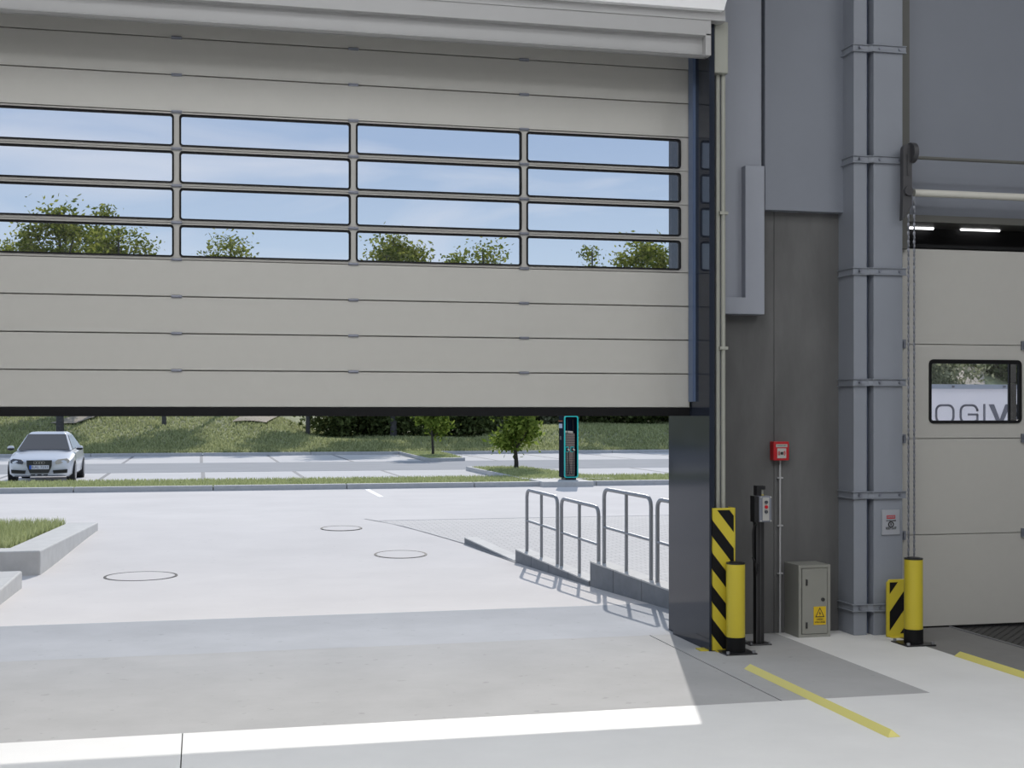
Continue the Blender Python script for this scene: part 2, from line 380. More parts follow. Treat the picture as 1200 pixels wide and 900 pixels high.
# islands
def island(name, pts, lb):
    t = empty(name, (pts[0].x, pts[0].y, .2), kind='structure', label=lb)
    c = sum(pts, Vector())/4; inner = [p+(c-p).normalized()*.45 for p in pts]
    for i in range(4):
        j = (i+1) % 4
        MB().plan([pts[i], pts[j], inner[j], inner[i]], .15, .33).build('kerb_stone', M['kerb'], t)
    MB().plan(inner, .15, .31).build('turf', M['soil'], t)
    def f():
        a, b = random.random(), random.random(); p = (inner[0]*(1-a)+inner[1]*a)*(1-b)+(inner[3]*(1-a)+inner[2]*a)*b; return p.x, p.y, .3
    gb = MB(); blades(gb, f, 5000, .09, .02); gb.build('grass_blades', M['grass'], t, kind='stuff')
island('parking_island', [at(502, 541, .2), at(545, 540, .2), at(512, 530.5, .2), at(462, 531, .2)], 'small kerbed grass island with a young tree at the far bays')
island('parking_island', [at(612, 562, .3), at(722, 562, .3), at(612, 547.2, .3), at(546, 547.7, .3)], 'kerbed grass island with a young tree at the near bays')
# planter (left)
A = [(47, 674.5), (115, 622)]
pa = at(47, 674.5, 0); pb = at(115, 622, .19); T = .335
pl = empty('planter', (pa.x, pa.y, 0), kind='structure', label='raised grass bed with a pale concrete edging')
dirn = (pb-pa); dirn.z = 0; dirn.normalize(); nrm = Vector((-dirn.y, dirn.x, 0)); wv = .5
pbi = pb+dirn*0
MB().prism([(pa.x, pa.y, -.05), (pb.x, pb.y, .1), (pb.x+nrm.x*wv, pb.y+nrm.y*wv, .1), (pa.x+nrm.x*wv, pa.y+nrm.y*wv+wv*0, -.05)],
           [(pa.x, pa.y, T), (pb.x, pb.y, T), (pb.x+nrm.x*wv, pb.y+nrm.y*wv, T), (pa.x+nrm.x*wv, pa.y+nrm.y*wv, T)]).build('edging_block', M['planter'], pl, bevel=.02)
px0 = pa.x+nrm.x*wv
MB().box(-14, pa.x, pa.y, pa.y+.5, -.05, T-.001).build('edging_block', M['planter'], pl, bevel=.02)
MB().plan([(-14, pa.y+.45), (px0, pa.y+.45), (pb.x+nrm.x*(wv-.05), pb.y), (-14, pb.y)], .0, T-.05).build('soil', M['soil'], pl)
def f():
    b = random.random(); y = pa.y+.5+(pb.y-pa.y-.55)*b; xr = (px0)+(pb.x+nrm.x*wv-px0)*b
    return random.uniform(-6.2, xr-.02), y, T-.06
gb = MB(); blades(gb, f, 26000, .17, .011); gb.build('grass', M['grass'], label='long bright green grass in the concrete-edged bed at left', cat='grass', kind='stuff')
# front low wall block at the far left
q0 = at(26, 689, 0); qn = at(-40, 740, 0)
MB().prism([(q0.x, q0.y, -.05), (qn.x, qn.y, -.05), (qn.x-3, qn.y, -.05), (q0.x-3.3, q0.y, -.05)],
           [(q0.x, q0.y, .215), (qn.x, qn.y, .12), (qn.x-3, qn.y, .12), (q0.x-3.3, q0.y, .215)]).build('ramp_curb', M['planter'], kind='structure', bevel=.02, label='pale concrete side block at the left edge of the drive')
# retaining wall right: stepped wedge blocks
rw = empty('retaining_wall', (4.9, 14, 0), kind='structure', label='stepped low concrete wall beside the drive under the railings')
def ey(px, py0):    # ground point on the edge line seen at column px
    lo, hi = 13.0, 24.1
    for _ in range(40):
        m_ = (lo+hi)/2; x = ex(m_); c, s = math.cos(TH), math.sin(TH); u = 600+F*(x*c-m_*s)/(x*s+m_*c)
        if u > px: lo = m_
        else: hi = m_
    return m_
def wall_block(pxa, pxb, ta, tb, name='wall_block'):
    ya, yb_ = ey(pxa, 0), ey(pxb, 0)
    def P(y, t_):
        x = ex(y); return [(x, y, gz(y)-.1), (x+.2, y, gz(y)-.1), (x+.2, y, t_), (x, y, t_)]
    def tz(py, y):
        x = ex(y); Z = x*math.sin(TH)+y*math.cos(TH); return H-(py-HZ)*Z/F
    MB().prism(P(ya, tz(ta, ya)), P(yb_-(-.012), tz(tb, yb_))).build(name, M['wallshade'], rw)
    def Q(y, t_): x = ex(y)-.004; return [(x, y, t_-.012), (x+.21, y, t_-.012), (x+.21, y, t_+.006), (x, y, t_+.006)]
    MB().prism(Q(ya, tz(ta, ya)), Q(yb_+.012, tz(tb, yb_))).build('sunlit_top', M['planter'], rw)  # pale sheet added so the block tops look sunlit
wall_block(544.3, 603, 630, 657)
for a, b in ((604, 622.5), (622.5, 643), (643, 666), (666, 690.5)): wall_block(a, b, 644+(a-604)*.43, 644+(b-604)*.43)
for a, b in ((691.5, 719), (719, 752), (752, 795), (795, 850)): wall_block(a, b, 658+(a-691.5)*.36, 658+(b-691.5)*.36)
# railings
def railing(pl_, pr_, pm_, tl, tr, bl, br, ml, mr, lb):
    def P(px, py):
        y = ey(px, 0); x = ex(y)+.10
        # refine for offset
        lo, hi = y-1.5, y+3
        for _ in range(30):
            m_ = (lo+hi)/2; xx = ex(m_)+.10; c, s = math.cos(TH), math.sin(TH); u = 600+F*(xx*c-m_*s)/(xx*s+m_*c)
            if u > px: lo = m_
            else: hi = m_
        xx = ex(m_)+.10; Z = xx*math.sin(TH)+m_*math.cos(TH); return Vector((xx, m_, H-(py-HZ)*Z/F))
    b0 = P(pl_, bl+3); t0 = P(pl_, tl); b1 = P(pr_, br+3); t1 = P(pr_, tr)
    t = empty('railing', b0, label=lb, cat='railing', group='grey tube railings on the low wall')
    MB().tube(arc_path([b0, t0, t1, b1], .12), .024, 10).build('frame_tube', M['galv'], t, smooth=True)
    k = (pm_-pl_)/(pr_-pl_); bt = P(pm_, bl+(br-bl)*k+3); tt = P(pm_, tl+(tr-tl)*k)
    MB().cyl(bt, tt, .021, 10).build('post', M['galv'], t, smooth=True)
    MB().cyl(P(pl_, ml), P(pr_, mr), .018, 10).build('middle_rail', M['galv'], t, smooth=True)
railing(617.5, 653.3, 634.5, 574, 582.5, 645, 661, 610, 621.5, 'farthest of the grey tube railings, leftmost on the low wall')
railing(658, 701.5, 679, 584, 594.5, 662, 684, 624, 638.5, 'lower tube railing second from the left on the low wall')
railing(708, 763, 734, 573, 583, 661, 682, 617.5, 633, 'tall grey tube railing where the low wall steps up')
railing(770.5, 838, 800, 585, 597, 684, 706, 635, 654, 'grey tube railing nearest the door, cut off by the dark steel reveal')

# ================================================================== BANK, TREES, SHRUBS
def sm(t): t = min(1, max(0, t)); return t*t*(3-2*t)
def hill(x, y):
    t = y-(YK2+.3); s = x/y
    L_ = 2.9*sm((t+2)/26)-.05; Rr = (.40+.62*sm((s-.20)/.06))*sm(t/6)+.8*sm((t-9)/25)
    k = sm((s-.03)/.07); z = L_*(1-k)+Rr*k
    k2_ = sm((s-.42)/.1); z = z*(1-k2_)+k2_*(4.2*sm(t/30))
    k3 = sm((s-.50)/.06)*(1-sm((s-.72)/.06)); z += 1.1*k3*math.exp(-((s-.635)/.03)**2)*sm(t/22)
    return .32+max(0, z)+.06*math.sin(x*.9+y*.5)*sm(t/3)
v = []; f = []; X0, X1, NX = -45, 90, 110; Y0, Y1, NY = YK2+.28, 135, 70
for j in range(NY+1):
    for i in range(NX+1):
        y = Y0+(Y1-Y0)*(j/NY)**1.6; x = X0+(X1-X0)*i/NX; v.append((x, y, hill(x, y)))
for j in range(NY):
    for i in range(NX): a = j*(NX+1)+i; f.append((a, a+1, a+NX+2, a+NX+1))
MB().add(v, f).build('grass_bank', M['soil'], kind='structure', smooth=True, label='green grass bank behind the car park')
def hit(px, py):
    d = ray_dir(px, py); t = 60
    while t < 160:
        p = d*t
        if H+p.z <= hill(p.x, p.y): break
        t += .25
    p = d*t; return Vector((p.x, p.y, hill(p.x, p.y)))
def base(px, Yw):
    p = on_y(px, HZ, Yw); return Vector((p.x, p.y, hill(p.x, p.y)))
gb = MB()
def f():
    y = Y0+(random.random()**1.4)*16; s = random.uniform(-.16, .42); x = s*y; return x, y, hill(x, y)-.02
blades(gb, f, 60000, .17, .05); gb.build('grass', M['turfblade'], label='rough tufted grass covering the bank behind the car park', cat='grass', kind='stuff')
def drape(name, pts, lb, off=.04):
    n = 14; v = []; f = []
    a, b, c_, d_ = [Vector((p.x, p.y, 0)) for p in pts]
    for j in range(n+1):
        for i in range(n+1):
            p = (a*(1-i/n)+b*(i/n))*(1-j/n)+(d_*(1-i/n)+c_*(i/n))*(j/n); v.append((p.x, p.y, hill(p.x, p.y)+off))
    for j in range(n):
        for i in range(n): q = j*(n+1)+i; f.append((q, q+1, q+n+2, q+n+1))
    return MB().add(v, f).build(name, M['path'], kind='structure', label=lb)
drape('footpath', [hit(58, 498.5), hit(88, 499), hit(125, 487), hit(95, 487)], 'sandy path climbing the grass bank', .12)
drape('footpath', [hit(272, 497), hit(312, 498), hit(330, 487.5), hit(290, 487.5)], 'second sandy path behind the trees', .12)
b0 = base(1118, 78); b1 = base(1155, 78); b2 = base(1150, 100); b3 = base(1118, 100)
drape('footpath', [b0, b1, b2, b3], 'sandy track over the rise, seen through the right door window', .1)

def crown(seed, n, leaf, clumps, rx, rz, cr):
    rnd = random.Random(seed); cs = []
    for _ in range(clumps):
        while True:
            p = Vector((rnd.uniform(-1, 1), rnd.uniform(-1, 1), rnd.uniform(-1, 1)))
            if p.length < 1: break
        cs.append((Vector((p.x*rx, p.y*rx, p.z*rz)), cr*rnd.uniform(.6, 1.2)))
    v = []; f = []
    for i in range(n):
        c, r = cs[rnd.randrange(clumps)]
        p = c+Vector((rnd.gauss(0, 1), rnd.gauss(0, 1), rnd.gauss(0, .8)))*r*.55
        a = Vector((rnd.gauss(0, 1), rnd.gauss(0, 1), rnd.gauss(0, 1))).normalized(); b = a.cross(Vector((rnd.gauss(0, 1), rnd.gauss(0, 1), rnd.gauss(0, 1)))).normalized()
        l = leaf*rnd.uniform(.6, 1.3); k = len(v); v += [p-a*l, p-b*l*.5, p+a*l, p+b*l*.5]; f.append((k, k+1, k+2, k+3))
    m = MB(); m.add(v, f); return m, cs
def make_tree(seed, height, crx, crz, trunk_r, leafmat_, barkm, n, leaf, clumps, cr, clear):
    t = empty('tree', (0, 0, 0)); czc = height-crz
    m, cs = crown(seed, n, leaf, clumps, crx-cr*.6, crz-cr*.6, cr)
    m.v = [(a, b, c+czc) for a, b, c in m.v]; m.build('foliage', leafmat_, t, kind='stuff')
    rnd = random.Random(seed)
    MB().tube([(0, 0, -.3), (.02, 0, .2), (rnd.uniform(-.03, .03), 0, clear), (rnd.uniform(-.06, .06), 0, czc), (0, 0, height-.6)], trunk_r, 9, True, trunk_r*.25).build('trunk', barkm, t, smooth=True)
    for c, r in cs[:14]:
        z0 = max(clear*.9, min(czc, c.z+czc-crx*.7))
        MB().tube([(0, 0, z0), (c.x*.5, c.y*.5, (z0+c.z+czc)/2-.05), (c.x, c.y, c.z+czc)], trunk_r*.33, 5, True, trunk_r*.08).build('branch', barkm, t)
    return t
trees = [make_tree(11, 12, 2.3, 4.4, .22, M['leafA'], M['bark2'], 9000, .13, 60, .75, 3),
         make_tree(12, 12, 2.6, 4.0, .20, M['leafA'], M['bark2'], 8000, .13, 46, .8, 3),
         make_tree(13, 12, 1.9, 4.8, .18, M['leafA'], M['bark2'], 7000, .13, 40, .7, 3)]
# px of trunk, world Y, py of top, prototype, label
TR = [(8, 76, 282, 1, 'broad tree at the far left, its trunk beside the white car'),
      (70, 70, 240, 0, 'tallest tree, its thick trunk right behind the white car'),
      (113, 80, 243, 2, 'slim tree between the thick-trunked tree and the next, up the bank'),
      (139, 78, 263, 1, 'leafy tree with a dark trunk right of the sandy path'),
      (192, 72, 306, 2, 'tree with a thin trunk whose crown hides behind the door, left of centre'),
      (270, 77, 277, 1, 'lone tree whose top shows in the second window column'),
      (361, 74, 312, 2, 'tree with a straight trunk halfway along the bank, crown hidden'),
      (461, 73, 273, 0, 'tree whose rounded top shows at the left of the third window column'),
      (527, 82, 300, 2, 'thin tree behind the two young island trees'),
      (566, 80, 286, 1, 'tree whose top shows at the right of the third window column'),
      (694, 78, 291, 2, 'tree behind the charging post, its top in the last window column'),
      (752, 79, 279, 0, 'full tree rising just left of the dark reveal, top in the last window'),
      (777, 84, 296, 1, 'rearmost tree at the right edge of the opening')]
used = set()
for (px, Yw, pt, k, lb) in TR:
    o = trees[k] if k not in used else copy_tree(trees[k]); used.add(k)
    p = base(px, Yw); Z = p.x*math.sin(TH)+p.y*math.cos(TH); hh = H+(HZ-pt)*Z/F-p.z
    o.location = p-Vector((0, 0, .05)); o.rotation_euler = (0, 0, px*1.7); s_ = hh/11.6; wsc = s_*1.12; o.scale = (wsc, wsc, s_)
    tag(o, lb, 'tree', 'trees on the grass bank')
# young island trees
yt = make_tree(31, 4.3, 1.1, 1.85, .075, M['leafC'], M['bark'], 4200, .11, 44, .42, .9)
yt.location = at(507, 533, .31); tag(yt, 'smaller young tree standing on the far kerbed island', 'tree', 'young trees on the parking islands')
y2 = make_tree(32, 4.1, 1.25, 1.85, .09, M['leafC'], M['bark'], 4800, .10, 50, .42, .75)
y2.location = at(604.5, 549.5, .31); tag(y2, 'young leafy tree on the near kerbed island left of the charging post', 'tree', 'young trees on the parking islands')
# shrubs
def make_bush(seed, mt, n=8000, leaf=.13):
    m, _ = crown(seed, n, leaf, 50, 2.0, 1.6, .75); m.v = [(a, b, c+1.6) for a, b, c in m.v]
    t = empty('shrub', (0, 0, 0)); m.build('foliage', mt, t, kind='stuff')
    for i in range(4):
        a = i*1.6+seed; MB().tube([(math.cos(a)*.1, math.sin(a)*.1, -.3), (math.cos(a)*.7, math.sin(a)*.7, 2.0)], .05, 5, True, .02).build('stem', M['bark'], t)
    return t
bushes = [make_bush(51, M['leafB']), make_bush(52, M['leafB']), make_bush(53, M['leafD'])]
BU = [(402, 75, 1.0, 0, 'leftmost dark shrub of the thicket, well left of the young trees'), (438, 76, 1.05, 1, 'dark shrub between the leftmost shrub and the tall grey trunk'), (476, 74.5, 1.0, 0, 'dark green shrub just left of the farther young tree'),
      (512, 76, 1.1, 1, 'deep green shrub directly behind the farther young tree'), (548, 75, 1.0, 0, 'dark shrub filling the gap between the two young trees'), (586, 76, 1.1, 2, 'grey green shrub half hidden by the nearer young tree'),
      (624, 78, 1.1, 2, 'pale grey green shrub between the nearer young tree and the charging post'), (662, 79, 1.2, 0, 'dark shrub directly behind the charging post'), (702, 78, 1.15, 1, 'deep green shrub just right of the charging post'),
      (741, 79, 1.2, 0, 'dark shrub second from the right end of the thicket'), (780, 78, 1.15, 1, 'deep green shrub at the right end of the thicket by the dark reveal'),
      (1094, 73, 1.3, 2, 'lit grey green shrub left of the track in the right door window'), (1124, 112, 2.2, 1, 'dark shrub behind the top of the track in the right door window'), (1143, 122, 2.6, 0, 'tall dark shrub farthest back above the track in the right door window'), (1164, 106, 2.2, 0, 'dark spreading shrub right of the track in the right door window'), (1180, 88, 1.7, 1, 'dark shrub at the right edge of the right door window')]
usedb = set()
for i, (px, Yw, sc, k, lb) in enumerate(BU):
    o = bushes[k] if k not in usedb else copy_tree(bushes[k]); usedb.add(k)
    p = base(px, Yw); o.location = p-Vector((0, 0, .2)); o.rotation_euler = (0, 0, i*1.1); o.scale = (sc, sc, sc)
    tag(o, lb, 'shrub', 'shrubs on the grass bank')

# ================================================================== WHITE CAR
cpos = at(47.5, 566, .2); CX, CY, CZ = cpos.x, cpos.y, .192
car = empty('car', (CX, CY, CZ), label='white saloon car parked facing the hall, dark grille', cat='car')
ST = [(0, .60, .34, .50, .58, .62), (.05, .74, .24, .50, .60, .665), (.18, .83, .20, .52, .64, .71), (.45, .87, .18, .56, .70, .78), (.85, .885, .18, .58, .76, .86), (1.25, .89, .18, .6, .82, .93),
      (2.2, .89, .18, .6, .86, .95), (3.3, .89, .18, .6, .88, .97), (4.0, .87, .2, .6, .88, .98), (4.4, .80, .28, .6, .84, .93), (4.52, .68, .36, .6, .78, .84)]
v = []; f = []; n = 14
for (y, hw, zb, zm, zs, zt) in ST:
    half = [(.0, zb), (hw*.86, zb), (hw*.97, zb+.08), (hw, zm), (hw*.965, zs), (hw*.84, zs+(zt-zs)*.62), (hw*.45, zt-.008), (0, zt)]
    ring = [(a, b) for a, b in half] + [(-a, b) for a, b in half[-2:0:-1]]
    v += [(CX+a, CY+y-.25, CZ+b) for a, b in ring]
n = 14
for i in range(len(ST)-1):
    for k in range(n): f.append((i*n+k, i*n+(k+1) % n, (i+1)*n+(k+1) % n, (i+1)*n+k))
f += [tuple(range(n)), tuple(range((len(ST)-1)*n, len(ST)*n))[::-1]]
MB().add(v, f).build('body', M['carwhite'], car, smooth=True)
def cb(pts): return [(CX+a, CY+b-.25, CZ+c) for a, b, c in pts]
G0 = [(-.76, 1.12, .90), (.76, 1.12, .90), (.76, 4.05, .96), (-.76, 4.05, .96)]; G1 = [(-.55, 1.95, 1.36), (.55, 1.95, 1.36), (.55, 3.35, 1.36), (-.55, 3.35, 1.36)]
MB().prism(cb(G0), cb(G1)).build('cabin', M['carwhite'], car, bevel=.03)
rf = [(-.55, 1.93, 1.345), (.55, 1.93, 1.345), (.55, 3.37, 1.345), (-.55, 3.37, 1.345)]; r2 = [(-.46, 2.1, 1.425), (.46, 2.1, 1.425), (.46, 3.2, 1.425), (-.46, 3.2, 1.425)]
MB().prism(cb(rf), cb(r2)).build('roof', M['carwhite'], car, bevel=.03, smooth=True)
wq = [(-.70, 1.14, .925), (.70, 1.14, .925), (.52, 1.90, 1.35), (-.52, 1.90, 1.35)]
MB().prism(cb(wq), cb([(a, b-.02, c+.012) for a, b, c in wq])).build('windscreen', M['carglass'], car)
for s in (-1, 1):
    sq = [(s*.745, 1.5, .94), (s*.755, 3.8, .98), (s*.565, 3.3, 1.33), (s*.565, 2.05, 1.33)]
    MB().prism(cb(sq), cb([(a+s*.012, b, c) for a, b, c in sq])).build('side_window', M['carglass'], car)
    MB().ball((CX+s*.95, CY+1.2, CZ+.98), .10, .06, .06).build('mirror', M['carwhite'], car, smooth=True)
    MB().ball((CX+s*.95, CY+1.19, CZ+.94), .10, .06, .045).build('mirror_base', M['cardark'], car, smooth=True)
    hq = [(s*.44, -.01, .55), (s*.78, .12, .58), (s*.79, .20, .66), (s*.72, .22, .70), (s*.48, .07, .675), (s*.42, .0, .62)]
    MB().prism(cb(hq), cb([(a, b-.05, c) for a, b, c in hq])).build('headlight', M['lampA'] if s < 0 else M['lampB'], car, bevel=.01)
    iq = [(s*.38, -.015, .285), (s*.74, .03, .30), (s*.75, .03, .40), (s*.36, -.02, .375)]
    MB().prism(cb(iq), cb([(a, b-.05, c) for a, b, c in iq])).build('air_intake', M['cardark'], car)
    for yy in (.75, 3.55):
        wx = CX+s*.80
        wh = MB().cyl((wx-s*.12, CY+yy-.25, CZ+.31), (wx+s*.10, CY+yy-.25, CZ+.31), .315, 24).build('wheel', M['tyre'], car, smooth=True)
        MB().cyl((wx+s*.10, CY+yy-.25, CZ+.31), (wx+s*.112, CY+yy-.25, CZ+.31), .22, 20).build('rim', M['rim'], wh)
gq = [(-.34, -.03, .66), (.34, -.03, .66), (.33, -.035, .50), (.25, -.035, .30), (-.25, -.035, .30), (-.33, -.035, .50)]
gr = MB().prism(cb(gq), cb([(a, b-.04, c) for a, b, c in gq])).build('grille', M['grille'], car, bevel=.01)
for k in range(4):
    cx_ = CX-.105+.07*k; pts = [(cx_+.042*math.cos(a*math.pi/8), CY-.335, CZ+.59+.036*math.sin(a*math.pi/8)) for a in range(17)]
    MB().tube(pts, .006, 5).build('emblem_ring', M['chrome'], gr)
for k in (-1, 0, 1): MB().box(CX+k*.17-.055, CX+k*.17+.055, CY-.30, CY-.25, CZ+.235, CZ+.265).build('lower_vent', M['cardark'], car)
plt = MB().box(CX-.26, CX+.26, CY-.35, CY-.335, CZ+.41, CZ+.52).build('number_plate', M['plate'], car)
MB().box(CX-.26, CX-.205, CY-.354, CY-.349, CZ+.41, CZ+.52).build('country_strip', M['plateblue'], plt)
text_mesh('B:AL 7233', .105, (CX+.02, CY-.352, CZ+.465), M['plateink'], plt)

# ================================================================== CHARGER
c0 = on_y(661.3, 566, 34.75); X0c = c0.x; YC = 34.75; Zc = c0.x*math.sin(TH)+YC*math.cos(TH)
W_ = on_y(677.8, 566, YC).x-X0c; zb = H-(565.5-HZ)*Zc/F; zt = H-(487.3-HZ)*Zc/F
pad = at(705, 572, .2); pad0 = at(641, 572, .2)
MB().box(pad0.x, pad.x, 34.02, 35.6, .15, .345).build('charger_plinth', M['planter'], kind='structure', bevel=.015, label='low concrete plinth under the charging post')
zb = .345
ch = empty('charging_post', (X0c+W_/2, YC+.25, zb), label='dark navy vehicle charging post with a turquoise outlined front', cat='charger')
MB().box(X0c+.05, X0c+W_-.04, YC+.08, YC+.5, zb, zb+.08).build('foot', M['cardark'], ch)
MB().box(X0c, X0c+W_, YC+.16, YC+.58, zb+.06, zt).build('housing', M['navy'], ch, bevel=.02)
zz0 = zb+.06
o_ = rrect(X0c, X0c+W_, zz0, zt, .06); i_ = rrect(X0c+.03, X0c+W_-.03, zz0+.03, zt-.03, .045)
MB().ring(Y(o_, YC), Y(i_, YC), Y(o_, YC+.035), Y(i_, YC+.035)).build('front_frame', M['teal'], ch)
o2 = rrect(X0c+.004, X0c+W_-.004, zz0+.004, zt-.004, .055); i2 = rrect(X0c+.032, X0c+W_-.032, zz0+.032, zt-.032, .045)
MB().ring(Y(o2, YC+.035), Y(i2, YC+.035), Y(o2, YC+.17), Y(i2, YC+.17)).build('frame_shell', M['navy'], ch)
for k in range(26):
    z = zz0+.05+k*.045; MB().box(X0c+.04, X0c+W_-.09, YC+.055, YC+.10, z, z+.03).build('slat', M['brown'], ch)
MB().cyl((X0c+.05, YC+.11, zz0+1.26), (X0c+W_-.13, YC+.11, zz0+1.24), .035, 12).build('cable_drum', M['beige'], ch)
for i, xo in enumerate((.10, W_-.13)):
    pts = [(X0c+xo, YC+.09, zt-.10), (X0c+xo+.01, YC+.08, zt-.5), (X0c+xo-.04+i*-.02, YC+.07, zt-.75), (X0c+.06+i*.06, YC+.06, zz0+.85-.2*i), (X0c+.09+i*.1, YC+.06, zz0+.1), (X0c+.14+i*.12, YC+.05, zz0+.08), (X0c+.14+i*.14, YC+.06, zz0+.75)]
    MB().tube(arc_path(pts, .04, 3), .011, 7).build('cable', M['cardark'], ch, smooth=True)
    hx = X0c+.04+i*.15; hs = MB().box(hx, hx+.10, YC+.05, YC+.12, zz0+.70, zz0+.85).build('holster', M['teal'], ch, bevel=.008)
    MB().box(hx+.02, hx+.08, YC+.04, YC+.05, zz0+.715, zz0+.83).build('holster_opening', M['cardark'], hs)
    MB().cyl((hx+.07, YC+.02, zz0+.79), (hx+.10, YC-.01, zz0+.75), .022, 8).build('plug', M['beige'], hs)
MB().box(X0c-.006, X0c+.0, YC+.20, YC+.54, zt-.34, zt-.22).build('screen', M['screen'], ch)
MB().box(X0c-.006, X0c+.0, YC+.17, YC+.58, zt-.155, zt-.135).build('orange_stripe', M['orange'], ch)
MB().box(X0c-.005, X0c+.0, YC+.28, YC+.46, zt-.66, zt-.56).build('card_reader', M['btn_dark'], ch)

# ================================================================== SIGN BOARD BEYOND THE RIGHT DOOR
YB = 20.0
bx0, bz1 = xz(1040, 450, YB); bx1, _ = xz(1350, 450, YB)
bd = empty('sign_board', ((bx0+bx1)/2, YB, 0), label='white sign board with grey lettering beyond the right door window', cat='sign')
MB().box(bx0-1, bx1, YB, YB+.06, .9, bz1-.07).build('board_sheet', M['board'], bd)
MB().box(bx0-1, bx1, YB-.04, YB+.08, bz1-.075, bz1).build('top_rail', M['boardrail'], bd)
for i in range(-2, 6):
    px = 1117+60*i; x, z = xz(px, 453, YB-.05)
    if x > bx0-1: MB().cyl((x, YB-.07, z), (x, YB-.04, z), .02, 10).build('bolt', M['letter'], bd)
for x in (bx0-.8, bx1-.3):
     MB().box(x, x+.08, YB+.06, YB+.14, 0, bz1-.02).build('post', M['galv'], bd)
def L2(px, py): return xz(px, py, YB-.006)
u = (L2(1100, 480)[0]-L2(1099, 480)[0]); z1, z0 = L2(1100, 473.7)[1], L2(1100, 496.5)[1]; xO = L2(1096, 480)[0]
sw = 2.2*u
def stroke(pts, w_=None, nm='letter'):
    w_ = w_ or sw; m = MB()
    for a, b in zip(pts, pts[1:]):
        a = Vector(a); b = Vector(b); d = (b-a).normalized(); n_ = Vector((-d.y, d.x))*w_/2; a2 = a-d*w_*.15; b2 = b+d*w_*.15
        q = [a2-n_, b2-n_, b2+n_, a2+n_]; m.prism([(p.x, YB-.012, p.y) for p in q], [(p.x, YB, p.y) for p in q])
    m.build(nm, M['letter'], bd)
h_ = sw/2
stroke([(xO-26*u, z1), (xO-26*u, z0+h_), (xO-8*u, z0+h_)])
op = rrect(xO+h_, xO+22.5*u-h_, z0+h_, z1-h_, 6*u, 4); stroke(op+[op[0]])
gx = xO+28.8*u; gp = rrect(gx+h_, gx+22*u-h_, z0+h_, z1-h_, 6*u, 4)
stroke([(gx+22*u-h_, z1-6*u)]+gp[0:24][:18]+[(gx+22*u-h_, z0+h_+2*u), (gx+22*u-h_, z0+.47*(z1-z0)), (gx+10*u, z0+.47*(z1-z0))])
ix = xO+58*u; stroke([(ix, z0), (ix, z1)])
def poly(pts): MB().prism([(a, YB-.012, b) for a, b in pts], [(a, YB, b) for a, b in pts]).build('letter', M['letter'], bd)
vx = xO+63.5*u; poly([(vx, z1), (vx+6*u, z1), (vx+13*u, z0+.2*(z1-z0)), (vx+20*u, z1), (vx+26*u, z1), (vx+16*u, z0), (vx+10*u, z0)])
qx = xO+92*u; zh = z1-z0
for (a, b) in ((0, .22), (.39, .61), (.78, 1)): MB().box(qx, qx+22*u, YB-.012, YB, z0+a*zh, z0+b*zh).build('letter', M['letter'], bd)
MB().box(qx, qx+6*u, YB-.012, YB, z0, z1).build('letter', M['letter'], bd)
sx = qx+26*u; stroke([(sx+22*u, z1-.11*zh), (sx+3*u, z1-.11*zh), (sx+3*u, z0+.5*zh), (sx+20*u, z0+.5*zh), (sx+20*u, z0+.11*zh), (sx, z0+.11*zh)], 5*u)
tx = sx+26*u; MB().box(tx, tx+24*u, YB-.012, YB, z1-.22*zh, z1).build('letter', M['letter'], bd); MB().box(tx+9*u, tx+15*u, YB-.012, YB, z0, z1).build('letter', M['letter'], bd)
# dark segmented post outside
px0_, _ = xz(1184.5, 450, 12.9); px1_, _ = xz(1191, 450, 12.9)
dp = empty('guide_post', ((px0_+px1_)/2, 12.93, 0), label='charcoal segmented post outside the right door window', cat='post')
for k in range(8): MB().box(px0_, px1_, 12.9, 12.96, k*.42, k*.42+.415).build('segment', M['ladder'], dp)

# ================================================================== HALL SHELL
MB().box(-14.2, -14, -14, 12.9, -.1, 10.2).build('wall_left', M['ceil'], kind='structure', label='left hall wall')
MB().box(17, 17.2, -14, 12.9, -.1, 10.2).build('wall_right', M['ceil'], kind='structure', label='right hall wall')
MB().box(-14.2, 17.2, -14.2, -14, -.1, 10.2).build('wall_back', M['ceil'], kind='structure', label='back hall wall')
MB().box(-14.2, 17.2, -14.2, 12.9, 10, 10.2).build('ceiling', M['ceil'], kind='structure', label='hall ceiling')
wf = empty('wall_front', (5.5, YW, 0), kind='structure', label='front hall wall of concrete with blue-grey cladding above')
XD0, XD1 = -3.45, 4.60     # big door opening
xs = on_y(907, 500, YW).x; XC0 = on_y(984.5, 500, YW).x
zcl = on_y(940, 247.5, YW-.10).z
MB().box(4.62, xs-.003, YW, 12.6, 0, 6).build('concrete_panel', M['conc'], wf)
MB().box(xs+.003, 6.9, YW, 12.6, 0, 6).build('concrete_panel', M['conc'], wf)
MB().box(4.62, 6.9, YW+.03, 12.6, 6, 10).build('concrete_panel', M['conc'], wf)
MB().box(XD0-.1, 4.66, 12.05, 12.6, 5.9, 10).build('lintel_panel', M['clad'], wf)
MB().box(-14, XD0, 12.0, 12.6, 0, 10).build('side_panel', M['clad'], wf)
x1a, _ = xz(896.5, 200, YW-.10); x1b, _ = xz(984.5, 200, YW-.10)
MB().box(x1a, x1b+.1, YW-.10, YW+.02, zcl, 10).build('cladding_panel', M['clad'], wf, bevel=.006)
xa, _ = xz(849, 100, YW-.06); xb, _ = xz(892.5, 100, YW-.06); zA = on_y(870, 349, YW-.06).z
MB().box(4.62, xb, YW-.06, YW+.02, zA-.1, 10).build('cladding_panel', M['clad2'], wf, bevel=.004)
